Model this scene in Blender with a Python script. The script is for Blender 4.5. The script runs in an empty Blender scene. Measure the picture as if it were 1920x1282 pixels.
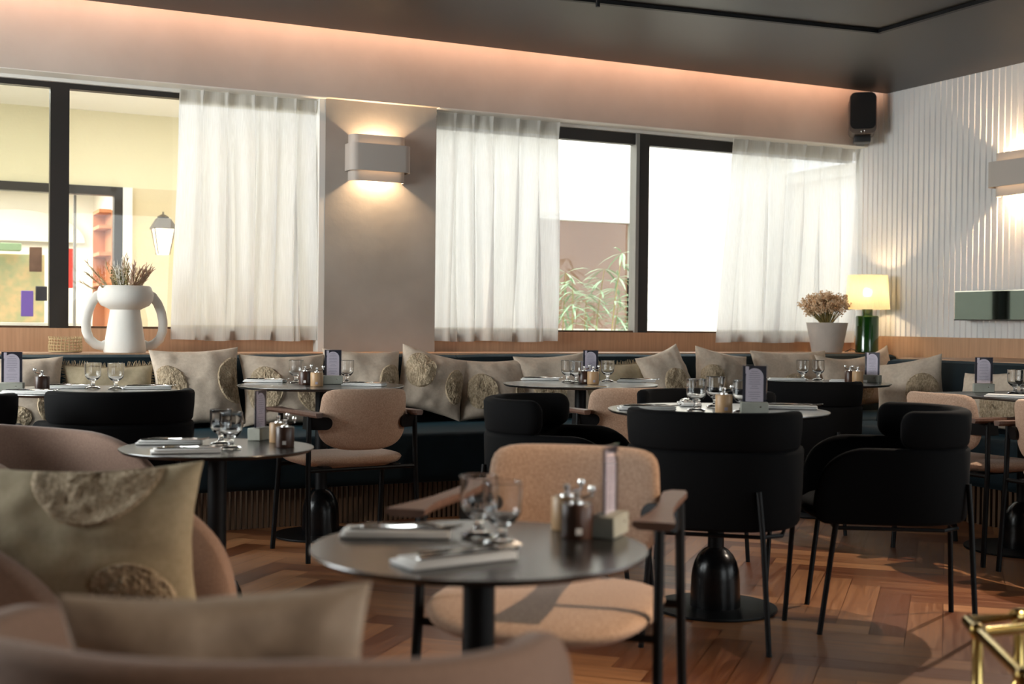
import bpy, bmesh, math, random
from mathutils import Vector, Matrix, noise
PI = math.pi
R_ = math.radians
rnd = random.Random(7)
S = bpy.context.scene
COL = S.collection

# ------------------------------------------------------------------ camera
CAMH = 1.05
F_PX = 2345.575
PITCH, ROLL, YAW = R_(0.822), R_(-0.6092), R_(64.181)
FW = Vector((math.cos(YAW)*math.cos(PITCH), math.sin(YAW)*math.cos(PITCH), -math.sin(PITCH)))
RT0 = Vector((math.sin(YAW), -math.cos(YAW), 0))
UP0 = RT0.cross(FW)
RT = RT0*math.cos(ROLL) - UP0*math.sin(ROLL)
UP = RT0*math.sin(ROLL) + UP0*math.cos(ROLL)
EYE = Vector((0, 0, CAMH))
cam_d = bpy.data.cameras.new('camera'); cam = bpy.data.objects.new('camera', cam_d); COL.objects.link(cam)
M = Matrix((RT, UP, -FW)).transposed().to_4x4(); M.translation = EYE
cam.matrix_world = M
cam_d.sensor_fit = 'HORIZONTAL'; cam_d.sensor_width = 36; cam_d.lens = F_PX*36/1920
cam_d.clip_start = 0.05; cam_d.clip_end = 200
cam_d.dof.use_dof = True; cam_d.dof.focus_distance = 6.2; cam_d.dof.aperture_fstop = 2.9
S.camera = cam

# ------------------------------------------------------------------ world, exposure
S.view_settings.view_transform = 'Standard'; S.view_settings.look = 'None'
S.view_settings.gamma = 1; S.view_settings.use_curve_mapping = False
S.view_settings.exposure = 0.0
w = bpy.data.worlds.new('world'); S.world = w; w.use_nodes = True
bg = w.node_tree.nodes['Background']; bg.inputs[0].default_value = (0.93, 0.97, 1.0, 1); bg.inputs[1].default_value = 4.2
try:
    S.cycles.use_denoising = True; S.cycles.max_bounces = 8; S.cycles.diffuse_bounces = 4
    S.cycles.transparent_max_bounces = 16; S.cycles.transmission_bounces = 8; S.cycles.glossy_bounces = 4
    S.cycles.caustics_reflective = False; S.cycles.caustics_refractive = False
    S.cycles.sample_clamp_indirect = 6
except Exception: pass

def light(name, kind, loc, energy, color, to=None, **kw):
    d = bpy.data.lights.new(name, kind); d.energy = energy; d.color = color
    for k, v in kw.items(): setattr(d, k, v)
    o = bpy.data.objects.new(name, d); COL.objects.link(o); o.location = loc
    if to is not None:
        o.rotation_euler = (Vector(to)-Vector(loc)).to_track_quat('-Z', 'Y').to_euler()
    return o
WARM = (1.0, 0.68, 0.40)
# daylight that reaches the courtyard and the room through its openings (portals steer the sky light)
light('sky_portal', 'AREA', (4.8, 7.62, 1.66), 1, (1, 1, 1), (4.8, 0, 1.66), shape='RECTANGLE', size=3.5, size_y=1.3).data.cycles.is_portal = True
light('sky_portal', 'AREA', (6.62, -0.2, 1.55), 1, (1, 1, 1), (0, -0.2, 1.55), shape='RECTANGLE', size=4.4, size_y=2.3).data.cycles.is_portal = True
light('sky_portal', 'AREA', (3.8, -4.12, 1.55), 1, (1, 1, 1), (3.8, 0, 1.55), shape='RECTANGLE', size=3.4, size_y=2.3).data.cycles.is_portal = True
# daylight outside the left wall's window, beyond the left edge of the picture
light('daylight_left', 'AREA', (-3.3, 5.4, 1.9), 440, (0.95, 0.98, 1.0), (3.0, 5.0, 1.0), shape='RECTANGLE', size=3.4, size_y=2.4)
# low sun that falls into the open courtyard
sun = light('sun', 'SUN', (8, 12, 8), 3.0, (1, 0.95, 0.86), (7.3, 13.6, 4.8), angle=0.02)

# ------------------------------------------------------------------ pixel -> point helpers (frame 1920x1282)
def ray(x, y): return FW*F_PX + RT*(x-960) - UP*(y-641)
def PZ(x, y, z): d = ray(x, y); return EYE + d*((z-CAMH)/d.z)
def PY(x, y, Y): d = ray(x, y); return EYE + d*(Y/d.y)
def PX(x, y, X): d = ray(x, y); return EYE + d*(X/d.x)
def PD(x, y, D): return EYE + ray(x, y)*(D/F_PX)

# ------------------------------------------------------------------ materials
def mat(name, col=(0.5, 0.5, 0.5), rough=0.5, metal=0.0, spec=0.5, sheen=0, trans=0, ior=None, emis=None, es=0, noise_=None, bump=None, coat=0, sheen_tint=None):
    """noise_=(scale, colour2, stretch)  bump=(scale, strength, stretch)"""
    m = bpy.data.materials.new(name); m.use_nodes = True
    nt = m.node_tree; b = nt.nodes['Principled BSDF']; L = nt.links
    b.inputs['Base Color'].default_value = (*col, 1); b.inputs['Roughness'].default_value = rough
    b.inputs['Metallic'].default_value = metal; b.inputs['Specular IOR Level'].default_value = spec
    if sheen:
        b.inputs['Sheen Weight'].default_value = sheen; b.inputs['Sheen Roughness'].default_value = 0.4
        if sheen_tint: b.inputs['Sheen Tint'].default_value = (*sheen_tint, 1)
    if coat: b.inputs['Coat Weight'].default_value = coat; b.inputs['Coat Roughness'].default_value = 0.08
    if trans: b.inputs['Transmission Weight'].default_value = trans
    if ior: b.inputs['IOR'].default_value = ior
    if emis: b.inputs['Emission Color'].default_value = (*emis, 1); b.inputs['Emission Strength'].default_value = es
    def coords(stretch):
        tc = nt.nodes.new('ShaderNodeTexCoord'); mp = nt.nodes.new('ShaderNodeMapping')
        mp.inputs['Scale'].default_value = stretch or (1, 1, 1)
        L.new(tc.outputs['Object'], mp.inputs['Vector']); return mp
    if noise_:
        sc, c2, st = (list(noise_)+[None])[:3]
        mp = coords(st); n = nt.nodes.new('ShaderNodeTexNoise'); n.inputs['Scale'].default_value = sc
        n.inputs['Detail'].default_value = 6; L.new(mp.outputs[0], n.inputs['Vector'])
        cr = nt.nodes.new('ShaderNodeValToRGB'); cr.color_ramp.elements[0].position = 0.35; cr.color_ramp.elements[1].position = 0.68
        cr.color_ramp.elements[0].color = (*col, 1); cr.color_ramp.elements[1].color = (*c2, 1)
        L.new(n.outputs['Fac'], cr.inputs[0]); L.new(cr.outputs[0], b.inputs['Base Color'])
    if bump:
        sc, stg, st = (list(bump)+[None])[:3]
        mp = coords(st); n = nt.nodes.new('ShaderNodeTexNoise'); n.inputs['Scale'].default_value = sc
        n.inputs['Detail'].default_value = 5; L.new(mp.outputs[0], n.inputs['Vector'])
        bp = nt.nodes.new('ShaderNodeBump'); bp.inputs['Strength'].default_value = stg; bp.inputs['Distance'].default_value = 0.01
        L.new(n.outputs['Fac'], bp.inputs['Height']); L.new(bp.outputs[0], b.inputs['Normal'])
    return m
MT = {}
MT['plaster'] = mat('lime_plaster', (0.43, 0.385, 0.335), 0.85, noise_=(1.6, (0.53, 0.485, 0.43)), bump=(9, 0.25))
MT['column'] = mat('grey_plaster', (0.31, 0.28, 0.245), 0.85, noise_=(1.8, (0.42, 0.38, 0.335)), bump=(9, 0.25))
MT['white'] = mat('white_paint', (0.74, 0.72, 0.67), 0.6)
MT['flute'] = mat('fluted_plaster', (0.66, 0.655, 0.64), 0.75, noise_=(3, (0.72, 0.715, 0.70)), bump=(60, 0.08))
MT['ceil'] = mat('dark_ceiling_paint', (0.017, 0.0135, 0.0115), 0.42, spec=0.33)
MT['oak'] = mat('oak_veneer', (0.43, 0.245, 0.135), 0.5, noise_=(5, (0.53, 0.31, 0.18), (14, 14, 0.5)), bump=(30, 0.05, (10, 10, .4)))
MT['oakd'] = mat('oak_plinth', (0.085, 0.046, 0.025), 0.65, spec=0.25, noise_=(5, (0.115, 0.066, 0.037), (14, 14, 0.5)))  # darkened further to carry the dim light below the bench
MT['walnut'] = mat('dark_walnut', (0.10, 0.052, 0.036), 0.45, noise_=(6, (0.155, 0.085, 0.06), (3, 18, 3)), bump=(40, 0.08, (2, 14, 2)))
MT['walnut_v'] = mat('walnut_turned', (0.045, 0.018, 0.010), 0.38, noise_=(6, (0.075, 0.032, 0.018), (14, 14, 1)))
MT['beech_v'] = mat('beech_turned', (0.42, 0.25, 0.12), 0.45, noise_=(6, (0.50, 0.31, 0.16), (14, 14, 1)))
MT['teal'] = mat('teal_velvet', (0.0028, 0.0085, 0.012), 0.8, spec=0.25, sheen=0.07, sheen_tint=(0.12, 0.32, 0.42), noise_=(7, (0.0045, 0.0135, 0.019)))
MT['black'] = mat('black_velvet', (0.0022, 0.0022, 0.0026), 0.85, spec=0.12, sheen=0.012, sheen_tint=(0.3, 0.3, 0.35))
MT['bmetal'] = mat('black_metal', (0.0025, 0.0025, 0.003), 0.5, spec=0.2)
MT['gloss_black'] = mat('gloss_black_metal', (0.003, 0.003, 0.0035), 0.25, spec=0.3)
MT['laminate'] = mat('black_laminate', (0.018, 0.016, 0.0148), 0.25, spec=0.6)
MT['laminate_s'] = mat('black_satin_laminate', (0.018, 0.016, 0.0148), 0.31, spec=1.0, coat=0.5)
MT['fabric'] = mat('beige_wool', (0.42, 0.27, 0.185), 0.9, noise_=(160, (0.56, 0.38, 0.27)), bump=(260, 0.25), sheen=0.15)
MT['fabric_tub'] = mat('rosy_beige_wool', (0.31, 0.20, 0.15), 0.9, noise_=(150, (0.37, 0.24, 0.18)), bump=(260, 0.25), sheen=0.15)
MT['linen'] = mat('sand_linen', (0.56, 0.455, 0.35), 0.9, noise_=(60, (0.64, 0.53, 0.42)), bump=(300, 0.2))
MT['linen_g'] = mat('olive_linen', (0.44, 0.36, 0.23), 0.9, noise_=(60, (0.50, 0.41, 0.27)), bump=(300, 0.2))
MT['burlap'] = mat('burlap', (0.32, 0.24, 0.145), 0.95, noise_=(140, (0.42, 0.32, 0.20)), bump=(200, 0.5))
MT['tuft'] = mat('tufted_yarn', (0.36, 0.265, 0.165), 0.95, noise_=(120, (0.68, 0.54, 0.37), (1, 1, .45)), bump=(110, 1.0))
MT['ceramic'] = mat('white_ceramic', (0.74, 0.71, 0.65), 0.7, bump=(14, 0.3))
MT['concrete'] = mat('pale_concrete', (0.46, 0.42, 0.38), 0.85, noise_=(8, (0.55, 0.50, 0.45)))
MT['block'] = mat('grey_green_block', (0.31, 0.31, 0.26), 0.8, noise_=(30, (0.35, 0.35, 0.30)))
MT['chrome'] = mat('chrome', (0.75, 0.74, 0.72), 0.14, 1.0)
MT['brass'] = mat('brass', (0.62, 0.46, 0.17), 0.16, 1.0)
MT['glass'] = mat('clear_glass', (1, 1, 1), 0.0, trans=1, ior=1.48)
MT['acrylic'] = mat('clear_acrylic', (0.97, 0.97, 1.0), 0.02, trans=1, ior=1.2)
MT['napkin'] = mat('white_napkin', (0.84, 0.82, 0.79), 0.85, bump=(80, 0.2))
MT['green'] = mat('green_glaze', (0.006, 0.045, 0.005), 0.12, coat=0.6)
MT['navy'] = mat('navy_print', (0.014, 0.016, 0.030), 0.5)
MT['lilac'] = mat('lilac_print', (0.76, 0.69, 0.73), 0.6)
MT['ink'] = mat('grey_ink', (0.36, 0.32, 0.38), 0.6)
MT['mirror'] = mat('mirror_glass', (0.085, 0.105, 0.095), 0.04, 1.0)
MT['plastic'] = mat('black_plastic', (0.012, 0.012, 0.012), 0.5)
MT['cloth_black'] = mat('speaker_cloth', (0.004, 0.004, 0.004), 0.9, bump=(400, 0.5))
MT['taupe'] = mat('taupe_plastic', (0.10, 0.075, 0.06), 0.5)
MT['frame'] = mat('dark_bronze_frame', (0.016, 0.012, 0.009), 0.45)
MT['frame_l'] = mat('gasket_lit_side', (0.25, 0.24, 0.22), 0.45)  # glass joint grey; also paints the mullion's lit side face
MT['rattan'] = mat('rattan', (0.46, 0.33, 0.17), 0.7)
MT['sconce'] = mat('sconce_white', (0.46, 0.415, 0.37), 0.6)
MT['grassdry'] = mat('dry_grass', (0.50, 0.38, 0.23), 0.9)
MT['grasspink'] = mat('pink_plume', (0.47, 0.31, 0.23), 0.9)
MT['grasswhite'] = mat('bleached_plume', (0.8, 0.76, 0.68), 0.9)
MT['herb'] = mat('dried_green', (0.17, 0.16, 0.06), 0.9)
MT['flower'] = mat('dry_flower', (0.70, 0.45, 0.26), 0.9, noise_=(30, (0.84, 0.64, 0.42)))
MT['stem'] = mat('dry_stem', (0.32, 0.26, 0.10), 0.9)
MT['cream_wall'] = mat('cream_render', (0.74, 0.68, 0.48), 0.9, bump=(40, 0.3))
MT['white_wall'] = mat('white_render', (0.85, 0.82, 0.75), 0.9)
MT['tan_wall'] = mat('tan_render', (0.66, 0.56, 0.37), 0.9, bump=(40, 0.4))
MT['brownwood'] = mat('hazy_brown_panel', (0.42, 0.22, 0.14), 0.6, noise_=(5, (0.48, 0.27, 0.18), (14, 14, .5)))  # lightened, window-reflection haze worked into the brown
MT['orange'] = mat('orange_shelf_wood', (0.42, 0.17, 0.08), 0.5)
MT['leaf'] = mat('hazy_bamboo_leaf', (0.30, 0.43, 0.27), 0.6)  # green paled to carry the haze of the glass reflection
MT['red'] = mat('red_print', (0.65, 0.05, 0.04), 0.5)
MT['purple'] = mat('purple_print', (0.16, 0.09, 0.42), 0.5)
MT['iron'] = mat('lantern_iron', (0.13, 0.11, 0.09), 0.5)
MT['bulb'] = mat('warm_bulb', (1, 0.9, 0.7), 0.5, emis=(1, 0.74, 0.42), es=5)
MT['led'] = mat('warm_led', (1, 0.9, 0.7), 0.5, emis=(1, 0.62, 0.42), es=6)
MT['paving'] = mat('pale_paving', (0.55, 0.52, 0.46), 0.8)
MT['cardboard'] = mat('kraft_card', (0.45, 0.33, 0.2), 0.8)
MT['dots'] = mat('shop_goods_mottle', (0.42, 0.44, 0.26), 0.7, noise_=(14, (0.68, 0.50, 0.28)))
MT['cord'] = MT['plastic']

def sheer(name, dens, col, tcol=None):
    tcol = tcol or col
    m = bpy.data.materials.new(name); m.use_nodes = True; nt = m.node_tree; nt.nodes.clear(); L = nt.links
    out = nt.nodes.new('ShaderNodeOutputMaterial')
    d = nt.nodes.new('ShaderNodeBsdfDiffuse'); d.inputs[0].default_value = (*col, 1)
    t = nt.nodes.new('ShaderNodeBsdfTranslucent'); t.inputs[0].default_value = (*tcol, 1)
    tr = nt.nodes.new('ShaderNodeBsdfTransparent')
    m1 = nt.nodes.new('ShaderNodeMixShader'); m1.inputs[0].default_value = 0.60
    m2 = nt.nodes.new('ShaderNodeMixShader')
    L.new(d.outputs[0], m1.inputs[1]); L.new(t.outputs[0], m1.inputs[2])
    tc = nt.nodes.new('ShaderNodeTexCoord'); n = nt.nodes.new('ShaderNodeTexNoise'); mp = nt.nodes.new('ShaderNodeMapping')
    mp.inputs['Scale'].default_value = (30, 30, 1.0); n.inputs['Scale'].default_value = 8
    L.new(tc.outputs['Object'], mp.inputs[0]); L.new(mp.outputs[0], n.inputs['Vector'])
    mr = nt.nodes.new('ShaderNodeMapRange'); mr.inputs['From Min'].default_value = .3; mr.inputs['From Max'].default_value = .7
    mr.inputs['To Min'].default_value = dens-.06; mr.inputs['To Max'].default_value = dens+.06
    L.new(n.outputs['Fac'], mr.inputs[0]); L.new(mr.outputs[0], m2.inputs[0])
    L.new(tr.outputs[0], m2.inputs[1]); L.new(m1.outputs[0], m2.inputs[2]); L.new(m2.outputs[0], out.inputs[0])
    return m
MT['sheer'] = sheer('sheer_linen', 0.86, (0.88, 0.88, 0.88), (.66, .66, .67))
MT['sheer2'] = sheer('sheer_linen_double', 0.94, (0.84, 0.82, 0.78), (.52, .51, .48))
MT['shade'] = sheer('woven_lamp_shade', 0.80, (0.95, 0.88, 0.66))

def pane_mat(name='window_glass', tint=(.97, .98, .97)):
    m = bpy.data.materials.new(name); m.use_nodes = True; nt = m.node_tree; nt.nodes.clear(); L = nt.links
    out = nt.nodes.new('ShaderNodeOutputMaterial'); tr = nt.nodes.new('ShaderNodeBsdfTransparent'); tr.inputs[0].default_value = (*tint, 1)
    g = nt.nodes.new('ShaderNodeBsdfGlossy'); g.inputs['Roughness'].default_value = 0.01
    fr = nt.nodes.new('ShaderNodeFresnel'); ge = nt.nodes.new('ShaderNodeNewGeometry'); io = nt.nodes.new('ShaderNodeMapRange')
    io.inputs['To Min'].default_value = 1.45; io.inputs['To Max'].default_value = 1/1.45
    L.new(ge.outputs['Backfacing'], io.inputs['Value']); L.new(io.outputs[0], fr.inputs[0]); mx = nt.nodes.new('ShaderNodeMixShader')
    L.new(fr.outputs[0], mx.inputs[0]); L.new(tr.outputs[0], mx.inputs[1]); L.new(g.outputs[0], mx.inputs[2]); L.new(mx.outputs[0], out.inputs[0])
    return m
MT['pane'] = pane_mat(); MT['acrylic'] = pane_mat('acrylic_sheet', (.96, .96, .98))

def floor_mat():
    m = bpy.data.materials.new('herringbone_oak_floor'); m.use_nodes = True; nt = m.node_tree; L = nt.links
    b = nt.nodes['Principled BSDF']; b.inputs['Roughness'].default_value = 0.36
    uv = nt.nodes.new('ShaderNodeUVMap'); uv.uv_map = 'UVMap'
    mp = nt.nodes.new('ShaderNodeMapping'); mp.inputs['Scale'].default_value = (2.0, 26, 1)
    n = nt.nodes.new('ShaderNodeTexNoise'); n.inputs['Scale'].default_value = 1.6; n.inputs['Detail'].default_value = 8; n.inputs['Distortion'].default_value = 0.8
    L.new(uv.outputs[0], mp.inputs[0]); L.new(mp.outputs[0], n.inputs['Vector'])
    at = nt.nodes.new('ShaderNodeAttribute'); at.attribute_name = 'tone'
    ad = nt.nodes.new('ShaderNodeMath'); ad.operation = 'MULTIPLY_ADD'; ad.inputs[1].default_value = 0.55
    L.new(n.outputs['Fac'], ad.inputs[0]); L.new(at.outputs['Fac'], ad.inputs[2])
    cr = nt.nodes.new('ShaderNodeValToRGB'); e = cr.color_ramp.elements
    e[0].position = 0.25; e[0].color = (0.14, 0.042, 0.013, 1); e[1].position = 0.85; e[1].color = (0.52, 0.245, 0.105, 1)
    L.new(ad.outputs[0], cr.inputs[0]); L.new(cr.outputs[0], b.inputs['Base Color'])
    bp = nt.nodes.new('ShaderNodeBump'); bp.inputs['Strength'].default_value = 0.12; bp.inputs['Distance'].default_value = 0.004
    L.new(n.outputs['Fac'], bp.inputs['Height']); L.new(bp.outputs[0], b.inputs['Normal'])
    rr = nt.nodes.new('ShaderNodeMapRange'); rr.inputs['To Min'].default_value = 0.26; rr.inputs['To Max'].default_value = 0.46
    L.new(n.outputs['Fac'], rr.inputs[0]); L.new(rr.outputs[0], b.inputs['Roughness'])
    return m
MT['floor'] = floor_mat()

# ------------------------------------------------------------------ mesh helpers
class MB:
    def __init__(s): s.v = []; s.f = []; s.mi = []
    def add(s, V, F, mi=0):
        o = len(s.v); s.v += [tuple(p) for p in V]
        for f in F: s.f.append(tuple(i+o for i in f)); s.mi.append(mi)
        return s
    def box(s, x0, x1, y0, y1, z0, z1, mi=0, m=None):
        V = [Vector(p) for p in ((x0, y0, z0), (x1, y0, z0), (x1, y1, z0), (x0, y1, z0), (x0, y0, z1), (x1, y0, z1), (x1, y1, z1), (x0, y1, z1))]
        if m is not None: V = [m @ p for p in V]
        return s.add(V, [(0, 3, 2, 1), (4, 5, 6, 7), (0, 1, 5, 4), (1, 2, 6, 5), (2, 3, 7, 6), (3, 0, 4, 7)], mi)
    def rbox(s, x0, x1, y0, y1, z0, z1, r=0.01, seg=2, mi=0, m=None):
        bm = bmesh.new(); bmesh.ops.create_cube(bm, size=1)
        for v in bm.verts: v.co = Vector(((x0+x1)/2+v.co.x*(x1-x0), (y0+y1)/2+v.co.y*(y1-y0), (z0+z1)/2+v.co.z*(z1-z0)))
        bmesh.ops.bevel(bm, geom=bm.edges[:], offset=r, segments=seg, profile=0.5, affect='EDGES')
        bm.verts.index_update()
        V = [(m @ v.co) if m is not None else v.co.copy() for v in bm.verts]
        F = [[v.index for v in f.verts] for f in bm.faces]; bm.free()
        return s.add(V, F, mi)
    def lathe(s, prof, c=(0, 0, 0), n=32, mi=0, m=None, sx=1, sy=1, closed=False):
        V = []; F = []; c = Vector(c)
        for (r, z) in prof:
            for k in range(n):
                a = 2*PI*k/n; p = Vector((r*math.cos(a)*sx, r*math.sin(a)*sy, z))
                V.append((m @ p if m is not None else p)+c)
        P = len(prof)
        for i in range(P-1 if not closed else P):
            for k in range(n):
                a = i*n+k; b = i*n+(k+1) % n; j = (i+1) % P
                F.append((a, b, j*n+(k+1) % n, j*n+k))
        if not closed:
            if prof[0][0] > 1e-6: F.append(tuple(reversed(range(n))))
            if prof[-1][0] > 1e-6: F.append(tuple((P-1)*n+k for k in range(n)))
        return s.add(V, F, mi)
    def tube(s, pts, r, n=10, mi=0, cap=True, closed=False):
        pts = [Vector(p) for p in pts]; N = len(pts); rs = r if isinstance(r, (list, tuple)) else [r]*N
        V = []; F = []; prev = None
        for i, p in enumerate(pts):
            if closed: t = (pts[(i+1) % N]-pts[i-1]).normalized()
            else: t = (pts[min(i+1, N-1)]-pts[max(i-1, 0)]).normalized()
            if prev is None:
                a = Vector((0, 0, 1)) if abs(t.z) < 0.9 else Vector((1, 0, 0)); u = t.cross(a).normalized()
            else:
                u = (prev - t*prev.dot(t)).normalized()
            prev = u; v = t.cross(u)
            for k in range(n):
                a = 2*PI*k/n; V.append(p+(u*math.cos(a)+v*math.sin(a))*rs[i])
        for i in range(N-1 if not closed else N):
            j = (i+1) % N
            for k in range(n): F.append((i*n+k, i*n+(k+1) % n, j*n+(k+1) % n, j*n+k))
        if cap and not closed: F.append(tuple(reversed(range(n)))); F.append(tuple((N-1)*n+k for k in range(n)))
        return s.add(V, F, mi)
    def sphere(s, c, r, n=10, mi=0, sz=1):
        m_ = n//2+1; prof = [(max(r*math.sin(PI*i/m_), 0.0), -r*sz*math.cos(PI*i/m_)) for i in range(m_+1)]
        return s.lathe(prof, c, n, mi)
    def prism(s, poly, z0, z1, mi=0, m=None):
        n = len(poly); V = [Vector((x, y, z0)) for x, y in poly]+[Vector((x, y, z1)) for x, y in poly]
        if m is not None: V = [m @ p for p in V]
        F = [tuple(reversed(range(n))), tuple(range(n, 2*n))]+[(i, (i+1) % n, n+(i+1) % n, n+i) for i in range(n)]
        return s.add(V, F, mi)
    def grid(s, pts, nu, nv, mi=0, wrap=False):
        F = []
        for i in range(nu-1):
            for j in range(nv-1 if not wrap else nv):
                k = (j+1) % nv; F.append((i*nv+j, i*nv+k, (i+1)*nv+k, (i+1)*nv+j))
        return s.add(pts, F, mi)
    def build(s, name, mats, parent=None, smooth=38, fix=True):
        me = bpy.data.meshes.new(name); me.from_pydata(s.v, [], s.f); me.update()
        if not isinstance(mats, (list, tuple)): mats = [mats]
        for q in mats: me.materials.append(MT[q] if isinstance(q, str) else q)
        for p, i in zip(me.polygons, s.mi): p.material_index = i
        bm = bmesh.new(); bm.from_mesh(me)
        if fix:
            bmesh.ops.remove_doubles(bm, verts=bm.verts[:], dist=1e-6)
            bmesh.ops.recalc_face_normals(bm, faces=bm.faces[:])
        if smooth:
            th = R_(smooth)
            for f in bm.faces: f.smooth = True
            for e in bm.edges:
                if len(e.link_faces) == 2 and e.calc_face_angle(0) > th: e.smooth = False
        bm.to_mesh(me); bm.free()
        o = bpy.data.objects.new(name, me); COL.objects.link(o)
        if parent is not None: o.parent = parent
        return o

def tag(o, label=None, cat=None, group=None, kind=None):
    if label: o['label'] = label
    if cat: o['category'] = cat
    if group: o['group'] = group
    if kind: o['kind'] = kind
    return o
def thing(name, label, cat, loc=(0, 0, 0), rz=0, group=None):
    o = bpy.data.objects.new(name, None); COL.objects.link(o); o.empty_display_size = 0.1
    o.location = loc; o.rotation_euler = (0, 0, rz)
    return tag(o, label, cat, group)
def struct(o, label=None): o['kind'] = 'structure'; (label and o.__setitem__('label', label)); return o
KIDS = {}
def dup(root, loc=None, rz=None, label=None, group=None):
    def cp(o, par):
        c = o.copy(); COL.objects.link(c)
        if par is not None: c.parent = par
        for ch in list(o.children): cp(ch, c)
        return c
    r = cp(root, None)
    if loc is not None: r.location = loc
    if rz is not None: r.rotation_euler = (0, 0, rz)
    if label: r['label'] = label
    if group: r['group'] = group
    return r
class Kit:
    """first call hands out the prototype itself, later calls hand out copies"""
    def __init__(s, fn): s.fn = fn; s.p = None
    def __call__(s, loc, rz, label, group=None):
        if s.p is None:
            s.p = s.fn(); o = s.p; o.location = loc; o.rotation_euler = (0, 0, rz); o['label'] = label
            if group: o['group'] = group
            return o
        return dup(s.p, loc, rz, label, group)

# ================================================================== THE SETTING
XR, YW, YB, YC, ZC = 6.53, 7.50, 7.35, 7.40, 2.784
XL, YN = -2.6, -4.0
# floor: herringbone planks as one surface
def make_floor():
    V = []; F = []; tone = []; UV = []
    a, L = 0.12, 0.72
    c45 = math.cos(PI/4)
    def quad(x, y, w_, h_, horiz):
        cx, cy = x+w_/2, y+h_/2
        X = (cx-cy)*c45; Y = (cx+cy)*c45
        if not (XL-0.6 < X < XR+0.6 and YN-0.6 < Y < YW+0.4): return
        t = rnd.uniform(-0.12, 0.42); o = len(V); g = 0.0012
        for (px, py) in ((x+g, y+g), (x+w_-g, y+g), (x+w_-g, y+h_-g), (x+g, y+h_-g)):
            V.append(((px-py)*c45, (px+py)*c45, 0.0))
        F.append((o, o+1, o+2, o+3)); tone.append(t)
        ou, ov = rnd.uniform(0, 50), rnd.uniform(0, 50)
        q = [(0, 0), (w_, 0), (w_, h_), (0, h_)]
        UV.append([((px if horiz else py)+ou, (py if horiz else px)+ov) for px, py in q])
    for i in range(-130, 130):
        for k in range(-10, 11):
            x0 = i*a + k*2*L; y0 = i*a
            quad(x0, y0, L, a, True); quad(x0+L, y0+a-L, a, L, False)
    # sub floor just below the boards closes the joints
    me = bpy.data.meshes.new('floor')
    nb = len(V); V += [(XL-.1, YN-.1, -0.004), (XR+.1, YN-.1, -0.004), (XR+.1, YW+.1, -0.004), (XL-.1, YW+.1, -0.004)]
    F.append((nb, nb+1, nb+2, nb+3)); tone.append(-0.3); UV.append([(0, 0)]*4)
    me.from_pydata(V, [], F); me.update()
    at = me.attributes.new('tone', 'FLOAT', 'FACE')
    for i, t in enumerate(tone): at.data[i].value = t
    ul = me.uv_layers.new(name='UVMap'); li = 0
    for u in UV:
        for q in u: ul.data[li].uv = q; li += 1
    me.materials.append(MT['floor'])
    o = bpy.data.objects.new('floor', me); COL.objects.link(o); struct(o)
make_floor()

# ceiling (dark lowered panel) with the light cove along the window wall
b = MB(); b.box(XL, XR, YN, 7.16, ZC, ZC+0.05); struct(b.build('ceiling', 'ceil'))
b = MB(); b.box(XL, XR, 7.10, 7.60, 3.05, 3.10); struct(b.build('trim_1', 'white'))
struct(MB().box(XL, XR, 7.10, 7.13, ZC+.05, 3.05).build('trim_2', 'white'))
b = MB(); b.box(XL, XR-.15, 7.135, 7.155, ZC+.14, ZC+.155)
cv = thing('cove_light', 'hidden warm light strip in the gap between dark ceiling and plaster bulkhead', 'light strip')
b.build('led_strip', 'led', cv)
l = light('cove_glow', 'AREA', ((XL+XR)/2, 7.145, ZC+0.17), 28, (1.0, 0.50, 0.33), ((XL+XR)/2, 7.35, ZC-0.05), shape='RECTANGLE', size=XR-XL-.3, size_y=0.03)
l.parent = cv

# window wall
def wallpiece(name, mt, *boxes, **k):
    b = MB()
    for q in boxes: b.box(*q)
    return struct(b.build(name, mt))
wallpiece('wall_window', 'plaster', (XL, XR+.1, YB, 7.62, 2.416, 3.05))
wallpiece('trim_3', 'white', (XL, 2.296, 7.351, 7.60, 2.411, 2.4159), (3.031, XR, 7.351, 7.60, 2.411, 2.4159), (XL, 2.24, 7.50, 7.56, 2.392, 2.411), (3.05, XR, 7.50, 7.56, 2.392, 2.411))
wallpiece('wall_column', 'column', (2.30, 3.031, YC, 7.62, 0.868, 2.416))
wallpiece('trim_4', 'white', (2.262, 2.2995, YC+.001, 7.62, 0.868, 2.411))
wallpiece('wall_below_windows', 'oak', (XL, 2.262, YW, 7.60, 0.0, 1.0), (3.031, XR+.1, YW, 7.60, 0.0, 1.0))
struct(MB().box(2.262, 3.031, 7.401, 7.60, 0, 0.868).build('wall_below_column', 'oak'))
wallpiece('wall_left', 'plaster', (XL-.1, XL, YN, 3.8, 0, 3.05), (XL-.1, XL, 7.0, 7.6, 0, 3.05), (XL-.1, XL, 3.8, 7.0, 0, .9), (XL-.1, XL, 3.8, 7.0, 2.65, 3.05))
wl = bpy.data.objects.new('window_6', None); COL.objects.link(wl); struct(wl)
MB().box(XL-.06, XL-.054, 3.8, 7.0, 0.9, 2.65).build('glass_pane', 'pane', wl)
for y in (3.8, 4.84, 5.9, 6.94): MB().box(XL-.09, XL-.02, y, y+.06, 0.9, 2.65).build('mullion', 'frame', wl)
wallpiece('wall_light_blocker', 'plaster', (XL, 1.6, -1.1, -1.0, 0, ZC))  # unseen wall added to keep window light off the left foreground
wallpiece('wall_back', 'plaster', (XL, 2.1, YN-.1, YN, 0, 3.05), (5.5, XR, YN-.1, YN, 0, 3.05), (2.1, 5.5, YN-.1, YN, 0, 0.4), (2.1, 5.5, YN-.1, YN, 2.6, 3.05))
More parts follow.
